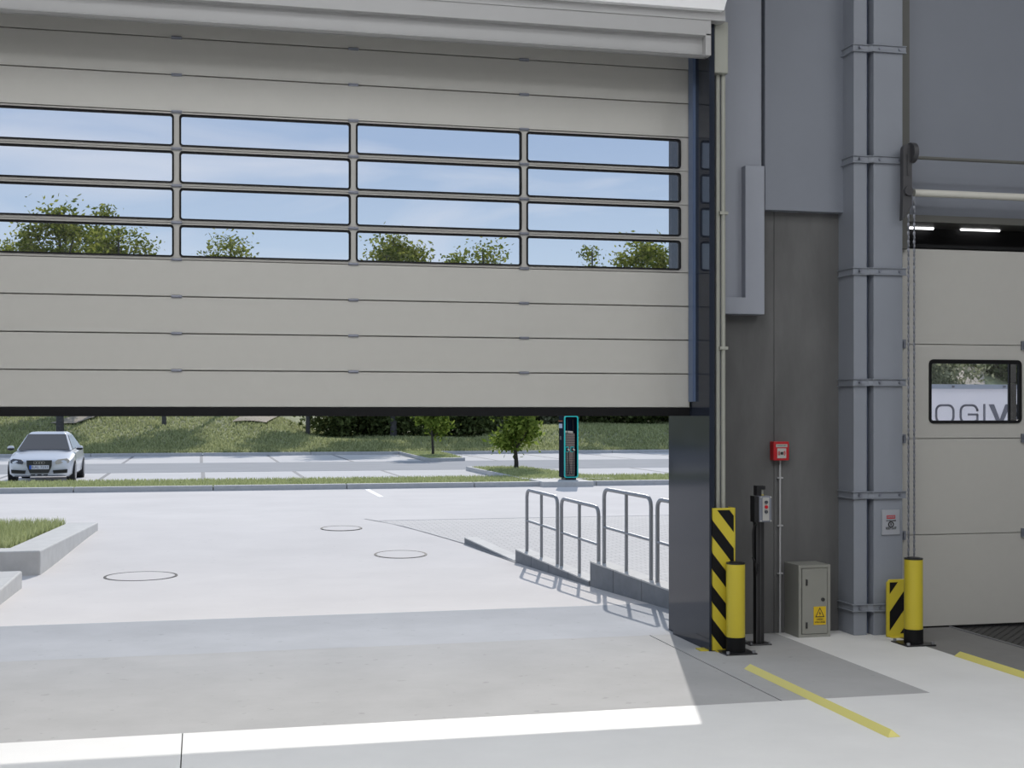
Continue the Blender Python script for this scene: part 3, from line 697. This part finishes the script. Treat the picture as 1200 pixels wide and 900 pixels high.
MB().box(xb+.004, x1a-.004, YW-.02, YW+.02, zA, 10).build('groove_strip', M['colgroove'], wf)
# L trim
YT = YW-.15
ax0, az1 = xz(873.5, 193.5, YT); ax1, az0 = xz(896, 368.5, YT); _, az2 = xz(873, 348.5, YT)
MB().prism([(ax0, YT, az1), (ax1, YT, az1), (ax1, YT, az0), (4.55, YT, az0), (4.55, YT, az2), (ax0, YT, az2)],
           [(ax0, YW, az1), (ax1, YW, az1), (ax1, YW, az0), (4.55, YW, az0), (4.55, YW, az2), (ax0, YW, az2)]).build('corner_trim', M['clad2'], wf, bevel=.006)
# reveal (dark glossy steel plate) and added strip coloured as reflected sky
rv = empty('trim_3', (4.58, 12, 0), kind='structure', label='dark glossy steel reveal beside the big door')
xr = at(786.5, 744, 0); XR = 4.555
MB().box(XR, XR+.05, 11.40, 12.36, 0, 6.2).build('reveal_plate', M['reveal'], rv)
MB().box(XR+.05, 4.95, 12.30, 12.62, 0, 10).build('outer_return', M['reveal'], rv)
MB().box(XR-.03, XR+.0, 11.745, 11.86, 2.30, 5.65).build('sky_reflection_strip', M['skyblue'], rv)
# mirrored on the far side outside the frame
MB().box(XD0-.05, XD0, 11.5, 12.36, 0, 6.2).build('trim_4', M['reveal'], kind='structure', label='dark steel reveal at the left side of the big door')

# ---- big sectional door
d1 = empty('door_1', ((XD0+XD1)/2, YL, 0), kind='structure', label='cream sectional door pulled up, with four glazed rows')
DX0 = XD0+.02; DX1 = XR-.012; PI_ = .3222; ZB = 2.242; yb_ = YL+.05
mull = [-3.33+0*0] ; mxs = [on_y(414, 300, YL).x, on_y(207, 300, YL).x, on_y(614, 300, YL).x]
pit = mxs[0]-mxs[1]; ML = [mxs[1]-pit, mxs[1], mxs[0], mxs[2]]
for k in range(12):
    z0, z1 = ZB+k*PI_, ZB+(k+1)*PI_
    if 4 <= k <= 7:
        m = MB(); zo0, zo1 = z0+.022, z1-.019
        m.box(DX0, DX1, YL, yb_, z0+.003, zo0+.010).box(DX0, DX1, YL, yb_, zo1-.010, z1-.003).box(DX0, DX1, YL+.012, yb_, z0-.001, z0+.0029).box(DX0, DX1, YL+.012, yb_, z1-.0029, z1-.001)
        edges = [DX0]+ML+[DX1]; ops = []
        for a, b in zip(edges, edges[1:]):
            l0 = a+(.09 if a == DX0 else .023); r0 = b-(.088 if b == DX1 else .023); ops.append((l0, r0))
        cur = DX0
        for (l0, r0) in ops: m.box(cur, l0+.010, YL, yb_, zo0+.0101, zo1-.0101); cur = r0-.010
        m.box(cur, DX1, YL, yb_, zo0+.0101, zo1-.0101)
        gp_ = m.build('glazed_section', M['dooralu'], d1)
        for (l0, r0) in ops:
            o = rrect(l0, r0, zo0, zo1, .03); i = rrect(l0+.016, r0-.016, zo0+.015, zo1-.017, .018)
            MB().ring(Y(o, YL-.012), Y(i, YL-.008), Y(o, yb_-.02), Y(i, yb_-.02)).build('gasket', M['black'], gp_)
            MB().box(l0+.012, r0-.012, YL+.016, YL+.019, zo0+.012, zo1-.012).build('pane', M['glass'], gp_)
    else:
        MB().box(DX0, DX1, YL, yb_, z0+.006, z1-.006).box(DX0, DX1, YL+.025, yb_-.004, z0-.002, z1+.002).build('panel', M['door'], d1)
MB().box(DX0, DX1, YL-.004, yb_+.02, ZB-.078, ZB).build('bottom_seal', M['black'], d1)
for k in range(1, 12):
    for x in ML[:]:
        z = ZB+k*PI_
        h = MB().box(x-.045, x+.045, YL-.012, YL, z-.012, z+.012).cyl((x-.045, YL-.014, z), (x+.045, YL-.014, z), .007, 8).build('hinge', M['hinge'], d1)
# ---- header box over the door
hd = empty('trim_5', (0, 11.3, 5.4), kind='structure', label='grey sheet header casing above the big door')
YH = 11.30
hx, hz0 = xz(833.5, 65, YH); _, hz1 = xz(833, 24, YH); hx2, hz2 = xz(849.5, 12, YH)
rx, rz1 = xz(827, 41.5, YH); _, rz0 = xz(823, 62.5, YH)
MB().box(XD0-.3, hx, YH+.08, YH+.11, hz0-.0, hz1).build('recess_panel', M['header'], hd)
MB().box(XD0-.3, hx, YH, YH+.11, rz1, hz1+.005).build('upper_flange', M['header'], hd, bevel=.004)
MB().box(rx, hx, YH, YH+.11, hz0-.0, rz1+.02).build('end_flange', M['header'], hd, bevel=.004)
m = MB(); a = [(YH+.02, hz0+.005), (YH+.08, hz0+.03), (YH+.13, hz0+.03), (YH+.13, hz0-.0), (YH+.10, hz0-.0)]
m.prism([(XD0-.3, p[0], p[1]) for p in a], [(hx-.01, p[0], p[1]) for p in a]).build('bottom_lip', M['header'], hd)
MB().box(XD0-.3, hx2, YH-.01, YH+.5, hz1, hz2).build('top_block', M['header'], hd)
MB().box(XD0-.3, hx2, YH+.02, 12.05, hz2, 8.5).build('cover_panel', M['clad'], hd)
# white sheet beam above
wx, wz = xz(848.5, 12.0, 11.22); 
m = MB().prism([(XD0-.3, 11.22, wz), (wx, 11.22, wz), (wx+.35, 11.22, wz+1.2), (XD0-.3, 11.22, wz+1.2)], [(XD0-.3, 11.29, wz), (wx, 11.29, wz), (wx+.35, 11.29, wz+1.2), (XD0-.3, 11.29, wz+1.2)])
m.build('trim_6', M['whitebox'], kind='structure', label='bright white sheet edge above the header casing')

# ---- cream cable duct with junction box
YP = 11.47
pa0, zt_ = xz(839.5, 85, YP); pa1, zb1 = xz(845, 600, YP); pb0, _ = xz(844.8, 85, YP); pb1, _ = xz(849.8, 600, YP)
du = empty('cable_duct', ((pa0+pb1)/2, YP, 0), label='pair of slim cream pipes running down beside the dark reveal', cat='pipe')
r1_ = (pa1-pa0)/2
MB().box(pa0, pa0+r1_*1.5, YP, YP+.04, .9, zt_+.1).build('flat_duct', M['cream'], du, bevel=.003)
MB().cyl((pb0+.022, YP+.0, .9), (pb0+.022, YP+.0, zt_+.1), .0215, 12).build('pipe', M['cream'], du, smooth=True)
for py in (250, 408):
    _, z = xz(845, py, YP); MB().box(pb0-.02, pb0+.06, YP-.03, YP+.04, z-.014, z+.014).build('bracket', M['cream'], du)
MB().box(pa0-.0, pb0+.03, YP+.04, YP+.06, .9, zt_).build('backing_strip', M['clad'], du)
jx0, jz1 = xz(837.5, 24.5, YP-.06); jx1, jz0 = xz(853.5, 86, YP-.06)
MB().box(jx0, jx1, YP-.06, YP+.08, jz0, jz1).build('junction_box', M['cream'], bevel=.008, label='long cream junction box at the top of the pipes', cat='box')
MB().box(XR+.05, pb1-.01, YP+.06, YP+.12, 0, 9).build('trim_7', M['clad2'], kind='structure', label='blue-grey return behind the cream pipes')

# ---- column
YC_ = 11.88
co = empty('column', (6.5, YC_, 0), kind='structure', label='blue-grey clad steel column with bolted bands')
c0_ = on_y(1000.5, 500, YC_).x; c1_ = on_y(1016, 500, YC_).x; c2_ = on_y(1022, 500, YC_).x; c3_ = on_y(1056, 500, YC_).x
MB().box(c0_, c1_, YC_, YW+.05, 0, 10).build('flange_casing', M['col'], co, bevel=.006)
MB().box(c1_-.01, c2_+.01, YC_+.09, YW+.05, 0, 10).build('web', M['colgroove'], co)
MB().box(c2_, c3_, YC_-.03, YW+.05, 0, 10).build('flange_casing', M['col'], co, bevel=.006)
for py in (57, 187, 318, 448, 580, 712):
    z = on_y(1040, py, YC_-.05).z; zz = .028
    def bp(o): return [(c0_-.008-o, YW-.02), (c0_-.008-o, YC_-.008-o), (c1_+.008, YC_-.008-o), (c2_-.008-o, YC_-.03+.0-o-.008), (c3_+.03, YC_-.038-o), (c3_+.03, YC_-.03), (c2_, YC_-.03), (c1_, YC_), (c0_, YC_), (c0_, YW-.02)]
    b = MB().plan(bp(.003), z-zz, z+zz).plan(bp(.018), z+zz, z+zz+.008).plan(bp(.018), z-zz-.008, z-zz).build('band', M['col'], co)
    for bx in (c0_+.05, c2_+.06, c3_-.04): MB().cyl((bx, YC_-.055, z), (bx, YC_-.02, z), .014, 8).build('bolt', M['hinge'], b)
# sign on column
s0x, s1z = xz(1034, 597.5, YC_-.05); s1x, s0z = xz(1054.8, 626.5, YC_-.05)
ys_ = YC_-.045
sg = MB().box(s0x, s1x, ys_, YC_-.03, s0z, s1z).build('danger_sign', M['signplate'], bevel=.003, label='small grey warning plate with a red heading on the column', cat='sign')
sw_, sh_ = s1x-s0x, s1z-s0z; cxs = s0x+sw_*.50
MB().box(s0x+sw_*.26, s0x+sw_*.74, ys_-.002, ys_, s1z-sh_*.36, s1z-sh_*.22).build('red_heading', M['redsign'], sg)
text_mesh('DANGER', .026, (cxs, ys_-.003, s1z-sh_*.29), M['signplate'], sg, wide=.8)
MB().tube([(cxs+.026*math.cos(a*math.pi/8), ys_-.002, s1z-sh_*.585+.026*math.sin(a*math.pi/8)) for a in range(17)], .006, 5).build('pictogram', M['ink'], sg)
MB().box(cxs-.006, cxs+.006, ys_-.002, ys_, s1z-sh_*.64, s1z-sh_*.53).build('pictogram_bar', M['ink'], sg)
text_mesh('DO NOT ENTER', .020, (cxs, ys_-.003, s1z-sh_*.44), M['ink'], sg, wide=.72)
text_mesh('KEEP OUT', .036, (cxs, ys_-.003, s1z-sh_*.74), M['ink'], sg, wide=.70)

# ---- fire alarm
YA_ = YW-.09
f0, f1 = xz(906.5, 517.5, YA_); f2, f3 = xz(924.8, 539.5, YA_)
fa = MB().box(f0, f2, YA_, YW, f3, f1).build('fire_alarm', M['red'], bevel=.006, label='red fire alarm call point on the concrete wall', cat='alarm')
fw, fh = f2-f0, f1-f3; fc = f0+fw*.52
MB().box(fc-fw*.36, fc+fw*.36, YA_-.003, YA_, f1-fh*.30, f1-fh*.14).build('name_strip', M['label'], fa)
text_mesh('FEUERALARM', .020, (fc, YA_-.004, f1-fh*.22), M['inkgreen'], fa, wide=.8)
MB().box(fc-fw*.28, fc+fw*.28, YA_-.003, YA_, f3+fh*.12, f3+fh*.64).build('front_pane', M['label'], fa)
MB().cyl((fc, YA_-.010, f3+fh*.38), (fc, YA_-.003, f3+fh*.38), .015, 14).build('push_button', M['ink'], fa)
for s in (-1, 1):
    for rr in (.026, .036):
        MB().tube([(fc+s*rr*math.cos(R(a)), YA_-.004, f3+fh*.38+rr*math.sin(R(a))) for a in (-40, -20, 0, 20, 40)], .0035, 5).build('arrow_mark', M['redsign'], fa)
# conduit
cx0, _ = xz(914.5, 545, YW-.03); cz0 = 0; 
cd_ = empty('conduit', (cx0, YW-.03, 0), label='thin grey conduit from the fire alarm to the floor', cat='pipe')
MB().cyl((cx0, YW-.02, 0), (cx0, YW-.02, f3), .011, 10).build('tube', M['boxgrey'], cd_, smooth=True)
for py in (560, 616, 672): _, z = xz(914, py, YW-.03); MB().box(cx0-.028, cx0+.028, YW-.035, YW, z-.007, z+.007).build('clip', M['boxgrey'], cd_)

# ---- electrical cabinet
YE = 11.88
e0, e1 = xz(935.8, 662.5, YE); e2, _ = xz(973.2, 742, YE)
ec = empty('electrical_cabinet', ((e0+e2)/2, YE, 0), label='low grey electrical cabinet against the concrete wall', cat='cabinet')
MB().box(e0, e2, YE+.012, YW, 0, e1).build('housing', M['cab'], ec, bevel=.004)
ed = .03; o = [(e0, 0), (e2, 0), (e2, e1), (e0, e1)]; i = [(e0+ed, ed), (e2-ed, ed), (e2-ed, e1-ed), (e0+ed, e1-ed)]
MB().ring(Y(o, YE), Y(i, YE), Y(o, YE+.02), Y(i, YE+.02)).build('front_frame', M['cab'], ec, bevel=.002)
dr = MB().box(e0+ed+.006, e2-ed-.006, YE-.006, YE+.012, ed+.006, e1-ed-.006).build('cabinet_door', M['cab'], ec, bevel=.002)
for z in (e1*.76, e1*.17): MB().box(e0+.074, e0+.088, YE-.018, YE-.006, z-.03, z+.03).build('hinge', M['cabside'], dr)
MB().cyl((e2-.085, YE-.018, e1*.52), (e2-.085, YE-.006, e1*.52), .018, 14).build('lock', M['ink'], dr)
sx0, sz1 = xz(953.5, 711, YE-.008); sx1, sz0 = xz(967.8, 731.8, YE-.008)
ws = MB().box(sx0, sx1, YE-.010, YE-.006, sz0, sz1).build('warning_sign', M['signyellow'], dr, label='yellow high voltage sticker')
# warning glyphs as one joined mark at the sticker level
cxw = (sx0+sx1)/2; sww = sx1-sx0; shh = sz1-sz0; yy = YE-.0115
mk = MB(); tri = [(cxw-sww*.38, sz0+shh*.42), (cxw+sww*.38, sz0+shh*.42), (cxw, sz1-shh*.04)]; ti = [(a*.76+cxw*.24, b*.76+(sz0+shh*.60)*.24) for a, b in tri]
mk.ring(Y(tri, yy), Y(ti, yy), Y(tri, YE-.010), Y(ti, YE-.010))
bz = sz0+shh*.44; mk.prism(Y([(cxw+.004, bz+shh*.32), (cxw-.010, bz+shh*.17), (cxw-.001, bz+shh*.17), (cxw-.002, bz+.004), (cxw+.010, bz+shh*.21), (cxw+.001, bz+shh*.21)], yy), Y([(cxw+.004, bz+shh*.32), (cxw-.010, bz+shh*.17), (cxw-.001, bz+shh*.17), (cxw-.002, bz+.004), (cxw+.010, bz+shh*.21), (cxw+.001, bz+shh*.21)], YE-.010))
def mark(parent_obj, mb, nm, mt):   # marks on a sub-part stay at its level, under the door
    return mb.build(nm, mt, parent_obj)
mark(dr, mk, 'warning_triangle', M['ink'])
text_mesh('HIGH', .026, (cxw, yy, sz0+shh*.30), M['ink'], dr)
text_mesh('VOLTAGE', .026, (cxw, yy, sz0+shh*.145), M['ink'], dr, wide=.95)

# ---- control post
cb_ = at(889.8, 754.5, 0); cpx, cpy = cb_.x, cb_.y
cpo = empty('control_post', (cpx, cpy, 0), label='dark control post with a grey three-button box, beside the concrete wall', cat='control post')
def zc(py): return H-(py-HZ)*(cpx*math.sin(TH)+cpy*math.cos(TH))/F
MB().box(cpx-.13, cpx+.09, cpy-.09, cpy+.10, 0, .012).build('base_plate', M['postalu'], cpo, bevel=.003)
for dx in (-.11, .07):
    for dy in (-.07, .08): MB().cyl((cpx+dx, cpy+dy, .012), (cpx+dx, cpy+dy, .028), .011, 8).build('anchor_bolt', M['galv'], cpo)
zt2 = zc(569)
MB().box(cpx-.045, cpx+.035, cpy-.035, cpy+.045, .012, zt2-.1).build('post', M['darkpost'], cpo, bevel=.004)
MB().box(cpx-.046, cpx-.036, cpy-.036, cpy-.034, .012, zt2-.3).box(cpx-.005, cpx+.001, cpy-.038, cpy-.034, .012, zt2-.3).build('profile_edges', M['postalu'], cpo)
zb2, zb3 = zc(610.5), zc(580.5)
bx = empty
cbx = MB().box(cpx-.062, cpx+.062, cpy-.14, cpy-.035, zb2, zb3).build('control_box', M['hinge'], cpo, bevel=.006)
MB().box(cpx-.105, cpx-.061, cpy-.13, cpy-.03, zb2-.0, zb3).build('box_side', M['darkpost'], cpo)
MB().box(cpx-.028, cpx+.036, cpy-.144, cpy-.14, zb2+.015, zb3-.012).build('button_plate', M['label'], cbx)
for k, mm in enumerate(('btn_dark', 'btn_red', 'btn_dark')):
    z = zb3-.055-k*.045; MB().cyl((cpx+.004, cpy-.158, z), (cpx+.004, cpy-.143, z), .016, 14).build('push_button', M[mm], cbx)
for dx, zz in ((-.045, zb2+.01), (-.045, zb3-.01), (.055, zb2+.01), (.055, zb3-.01)): MB().ball((cpx+dx, cpy-.14, zz), .008, .008, .008, 8, 5).build('screw', M['label'], cbx)
MB().box(cpx-.045, cpx+.0, cpy-.05, cpy+.03, zb3, zt2).box(cpx-.0, cpx+.04, cpy-.05, cpy+.03, zt2-.035, zt2).build('head_bracket', M['darkpost'], cpo)
MB().cyl((cpx+.015, cpy-.01, zb3), (cpx+.015, cpy-.01, zb3+.055), .020, 12).build('key_switch', M['cream'], cpo)
MB().cyl((cpx+.015, cpy-.01, zb3), (cpx+.015, cpy-.01, zb3+.010), .023, 12).build('switch_collar', M['yellow'], cpo)
zz = zb2
MB().tube(arc_path([(cpx-.07, cpy-.08, zz), (cpx-.10, cpy-.07, zz-.08), (cpx-.085, cpy-.05, zz-.35), (cpx-.07, cpy-.04, zc(655)), (cpx-.04, cpy-.045, zc(675)), (cpx-.03, cpy-.045, zc(660))], .04, 4), .007, 7).build('cable', M['darkpost'], cpo, smooth=True)

# ---- bollards
def bollard(px, py, ptop, rpx, lb):
    b = at(px, py, 0); Z = b.x*math.sin(TH)+b.y*math.cos(TH); h = (py-ptop)*Z/F; r = rpx*Z/F
    t = empty('bollard', b, label=lb, cat='bollard', group='yellow bollards beside the doors')
    x, y = b.x, b.y
    MB().box(x-r*1.75, x+r*1.75, y-r*1.75, y+r*1.75, 0, .012).build('base_plate', M['darkpost'], t, bevel=.003)
    for dx in (-1, 1):
        for dy in (-1, 1): MB().cyl((x+dx*r*1.45, y+dy*r*1.45, .012), (x+dx*r*1.45, y+dy*r*1.45, .035), .016, 8).build('anchor_bolt', M['galv'], t)
    MB().cyl((x, y, .012), (x, y, .145), r*1.03, 32).build('foot_sleeve', M['black'], t, smooth=True)
    MB().cyl((x, y, .145), (x, y, h-.02), r, 32).build('post', M['yellow'], t, smooth=True)
    MB().cyl((x, y, h-.02), (x, y, h-.006), r*1.01, 32).cyl((x, y, h-.006), (x, y, h), r*.7, 24).build('cap', M['cardark'], t, smooth=True)
bollard(862, 764.5, 658.3, 11, 'yellow bollard in front of the tall striped guard')
bollard(1070.5, 754.5, 653, 10.7, 'yellow bollard in front of the short striped plate by the right door')

# ---- hazard guards
def clip_band(u0, u1, v0, v1, vb, slope, th):
    # band between v = vb + slope*u and v = vb+th+slope*u clipped to the rectangle
    poly_ = [(u0, vb+slope*u0), (u1, vb+slope*u1), (u1, vb+th+slope*u1), (u0, vb+th+slope*u0)]
    def cl_(P, inside, inter):
        o = []
        for i in range(len(P)):
            a, b = P[i-1], P[i]
            if inside(b):
                if not inside(a): o.append(inter(a, b))
                o.append(b)
            elif inside(a): o.append(inter(a, b))
        return o
    def hv(c): return lambda a, b: (a[0]+(b[0]-a[0])*(c-a[1])/(b[1]-a[1]), c)
    poly_ = cl_(poly_, lambda p: p[1] >= v0-1e-9, hv(v0)) if poly_ else []
    poly_ = cl_(poly_, lambda p: p[1] <= v1+1e-9, hv(v1)) if poly_ else []
    return poly_
gf = at(834.7, 763.5, 0); GX, GY = gf.x, gf.y; gr_ = on_y(862, 763, GY).x; GH = H-(595.5-HZ)*(GX*math.sin(TH)+GY*math.cos(TH))/F
hg = empty('impact_guard', (GX, GY, 0), label='tall yellow and black striped impact guard beside the dark reveal', cat='guard')
gw = gr_-GX; leg = .16
MB().box(GX, gr_, GY, GY+.008, 0.008, GH).box(GX, GX+.008, GY, GY+leg, .008, GH).box(gr_-.008, gr_, GY, GY+leg, .008, GH).build('folded_plate', M['yellow'], hg, bevel=.003)
MB().box(GX-.10, GX+.02, GY+.03, GY+leg+.0, 0, .01).box(GX+.03, gr_+.02, GY-.05, GY+.1, 0, .01).build('foot_plate', M['yellow'], hg)
per, th = .302, .152; m_ = .018
for k in range(-1, 7):
    vb = .12+k*per-.27
    P = clip_band(m_*0, gw-m_, .05*0+.02, GH-.02, vb+.30, -1.26, th)
    if len(P) > 2: MB().prism([(GX+a, GY-.0015, b) for a, b in P], [(GX+a, GY+.002, b) for a, b in P]).build('black_stripe', M['black'], hg)
    P = clip_band(-leg+m_, 0, .02, GH-.02, vb+.30, -1.26, th)
    if len(P) > 2: MB().prism([(GX-.0015, GY-a, b) for a, b in P], [(GX+.002, GY-a, b) for a, b in P]).build('black_stripe', M['black'], hg)
YG2 = at(1040, 747, 0).y
g0, g1_ = xz(1039.8, 679.5, YG2); g2, _ = xz(1078, 700, YG2)
h2 = empty('impact_plate', ((g0+g2)/2, YG2, 0), label='short yellow and black striped plate half hidden by a bollard', cat='guard')
pp = [(g0, 0.005), (g2, 0.005), (g2, g1_-.03), (g2-.03, g1_), (g0+.03, g1_), (g0, g1_-.03)]
MB().prism(Y(pp, YG2), Y(pp, YG2+.03)).build('plate', M['yellow'], h2, bevel=.003)
MB().box(g0+.02, g2-.02, YG2-.05, YG2+.02, 0, .008).build('foot_plate', M['yellow'], h2)
for k in range(-3, 4):
    P = clip_band(.026, (g2-g0)-.026, .035, g1_-.026, .03+k*.36, 1.30, .185)
    if len(P) > 2: MB().prism([(g0+a, YG2-.002, b) for a, b in P], [(g0+a, YG2+.002, b) for a, b in P]).build('black_stripe', M['black'], h2)

# ---- yellow floor strips
def strip(p, q, lb):
    t = empty('floor_strip', p, label=lb, cat='floor strip', group='yellow guide strips on the floor'); w_ = .05
    a = [(p.x-w_, p.y+.02, 0), (p.x+w_, p.y, 0), (p.x, p.y, .045)]; b = [(q.x-w_, q.y, 0), (q.x+w_, q.y, 0), (q.x, q.y+.04, .045)]
    MB().prism(a, b).build('wedge_bar', M['yellow2'], t, bevel=.003)
strip(at(879, 784, 0), at(1048, 864, 0), 'pale yellow guide strip running toward the viewer from the bollard')
y2s = at(1125, 769, 0); strip(y2s, Vector((y2s.x+.0, 6.5, 0)), 'yellow guide strip along the dark plate by the right door')

# ================================================================== RIGHT DOOR
YD = 12.16; PD = .97
d2 = empty('door_2', (8.5, YD, 0), kind='structure', label='cream closed sectional door with a single window')
RX0, RX1 = 6.86, 10.3
wx0, wz1 = xz(1089, 421, YD-.01); wx1, wz0 = xz(1197.5, 496, YD-.01)
zj = [.005, on_y(1130, 625.5-.0, YD).z, on_y(1130, 513.7, YD).z, on_y(1130, 404, YD).z, on_y(1130, 291.5, YD).z]
for k in range(4):
    z0, z1 = zj[k], zj[k+1]
    if k == 2:
        fr = lambda a, b, c, d, yy: [(a, yy, c), (b, yy, c), (b, yy, d), (a, yy, d)]
        m = MB().ring(fr(RX0, RX1, z0+.004, z1-.004, YD), fr(wx0+.012, wx1-.012, wz0+.012, wz1-.012, YD), fr(RX0, RX1, z0+.004, z1-.004, YD+.05), fr(wx0+.012, wx1-.012, wz0+.012, wz1-.012, YD+.05))
        m.box(RX0, RX1, YD+.02, YD+.04, z0-.003, z0+.01).box(RX0, RX1, YD+.02, YD+.04, z1-.01, z1+.003)
        gp_ = m.build('window_section', M['door'], d2)
        o = rrect(wx0, wx1, wz0, wz1, .05); i = rrect(wx0+.03, wx1-.03, wz0+.03, wz1-.042, .02)
        MB().ring(Y(o, YD-.012), Y(i, YD-.006), Y(o, YD+.03), Y(i, YD+.03)).build('gasket', M['black'], gp_)
        MB().box(wx0+.02, wx1-.02, YD+.02, YD+.024, wz0+.02, wz1-.02).build('pane', M['glass'], gp_)
        vx_ = xz(1182.8, 450, YD)[0]; MB().box(vx_, vx_+.016, YD+.002, YD+.016, wz0+.02, wz1-.02).build('glazing_bar', M['black'], gp_)
    else:
        MB().box(RX0, RX1, YD, YD+.05, z0+.004, z1-.004).box(RX0, RX1, YD+.02, YD+.04, z0, z1+.003).build('panel', M['door'], d2)
MB().box(RX0, RX1, YD-.003, YD+.06, -.02, .012).build('bottom_seal', M['black'], d2)
for z in zj[1:4]:
    for px in (1200, 1058.5):
        x, _ = xz(px, 500, YD-.02); MB().box(x-.025, x+.025, YD-.03, YD, z-.045, z+.045).cyl((x, YD-.035, z-.03), (x, YD-.035, z+.03), .012, 8).build('hinge', M['hinge'], d2)
# above the right door
_, za = xz(1130, 290, YD); _, zb_ = xz(1130, 262.5, YD-.03); _, zc_ = xz(1130, 254, YD-.05)
MB().box(RX0-.1, RX1+.2, YD+.35, YD+.40, za-.1, zb_+.1).build('dark_recess', M['black'], wf)
MB().box(RX0-.1, RX1+.2, YD+.06, YD+.40, za-.1, za-.04).build('recess_sill', M['black'], wf)
MB().box(RX0-.1, RX1+.2, YD+.0, YD+.05, za-.03, za+.02).build('recess_lip', M['black'], wf)
MB().box(RX0, RX1+.2, YD-.06, YD+.4, zb_, zc_).build('lintel_rail', M['bronze'], wf, bevel=.004)
MB().box(RX0-.1, 17, YD+.0, 12.6, zc_, 10).build('cladding_panel', M['clad'], wf)
MB().box(RX1, 17, YD-.0, 12.6, 0, zc_).build('concrete_panel', M['conc'], wf)
for (a, b) in ((1062, 1093.5), (1126, 1171)):
    x0, z = xz(a, 266.5+(a-1062)*.03, YD+.3); x1, _ = xz(b, 268, YD+.3)
    MB().cyl((x0, YD+.3, z), (x1, YD+.3, z), .016, 10).build('glow_tube', M['tubeglow'], label='short bright lamp tube in the dark gap above the right door, %s' % ('at the chains' if a < 1100 else 'farther right'), cat='lamp', group='lamp tubes above the right door')  # emissive rods drawn as the bright strips in the gap
# vertical guide and shaft assembly
gx0, _ = xz(1056, 100, YD-.1); gx1, _ = xz(1067, 100, YD-.1)
MB().box(gx0-.02, gx1, YD-.08, YD+.02, on_y(1060, 291, YD-.1).z, 9.5).build('guide_rail', M['bronze'], label='brown-grey vertical guide rail rising beside the column', cat='rail')
YS = 11.75
a = on_y(1073, 183.8, YS); b = on_y(1300, 196.0, YS); z = on_y(1100, 186, YS).z
MB().cyl((a.x-.03, YS, z), (10.2, YS, z), .017, 12).build('torsion_rod', M['bronze'], smooth=True, label='thin grey rod across the wall above the right door', cat='rod')
a = on_y(1073, 226, 11.9); z = a.z
MB().cyl((a.x-.02, 11.9, z), (10.2, 11.9, z), .037, 16).build('door_shaft', M['shaft'], smooth=True, label='cream round shaft across the top of the right door', cat='shaft')
# chain hoist bracket
YHo = 11.72
hb = empty('hoist_bracket', on_y(1065, 210, YHo), label='dark hoist bracket with a round pulley housing beside the column', cat='bracket')
hx0, _ = xz(1058.5, 200, YHo); hx1, _ = xz(1069, 200, YHo)
_, q1 = xz(1064, 175, YHo); _, q0 = xz(1064, 240, YHo); cxh = (hx0+hx1)/2; rh = (hx1-hx0)/2
sl = [(cxh+rh*math.cos(a*math.pi/8), q1+rh*math.sin(a*math.pi/8)*1.1) for a in range(9)]
_, q2 = xz(1060, 258, YHo)
MB().prism(Y(sl+[(hx0, q0+.1), (hx0-.01, q2), (hx0+.005, q2), (hx1, q0)], YHo), Y(sl+[(hx0, q0+.1), (hx0-.01, q2), (hx0+.005, q2), (hx1, q0)], YHo+.06)).build('plate', M['hoist'], hb, bevel=.006)
_, dz = xz(1070, 180, YHo); _, dz2 = xz(1070, 182, YHo)
rd = .14*.75
MB().cyl((hx1-.02, YHo+.02, q1-.03), (hx1+.03, YHo+.02, q1-.03), .10, 24).build('pulley_housing', M['hoist'], hb, smooth=True)
_, kz = xz(1064, 224, YHo); MB().cyl((cxh, YHo-.03, kz), (cxh, YHo+.02, kz), .045, 16).build('gear_cover', M['hoist'], hb, smooth=True)
MB().box(cxh-.008, cxh+.008, YHo-.012, YHo, q1-.25, q1-.05).build('rib', M['hoist'], hb)
# chains
for px, pt, lb in ((1064.6, 250, 'left strand of the hand chain hanging beside the column'), (1071.3, 226, 'right strand of the hand chain hanging beside the column')):
    p = on_y(px, pt, 11.72); 
    zlow = .45; zt3 = p.z
    m = MB(); nl = int((zt3-zlow)/.042)
    for k in range(nl):
        z = zlow+k*.042+.02; m.ball((p.x, 11.72, z), .015 if k % 2 else .009, .009 if k % 2 else .015, .027, 6, 4)
    m.build('hand_chain', M['chain'], label=lb, cat='chain', group='hand chain strands')
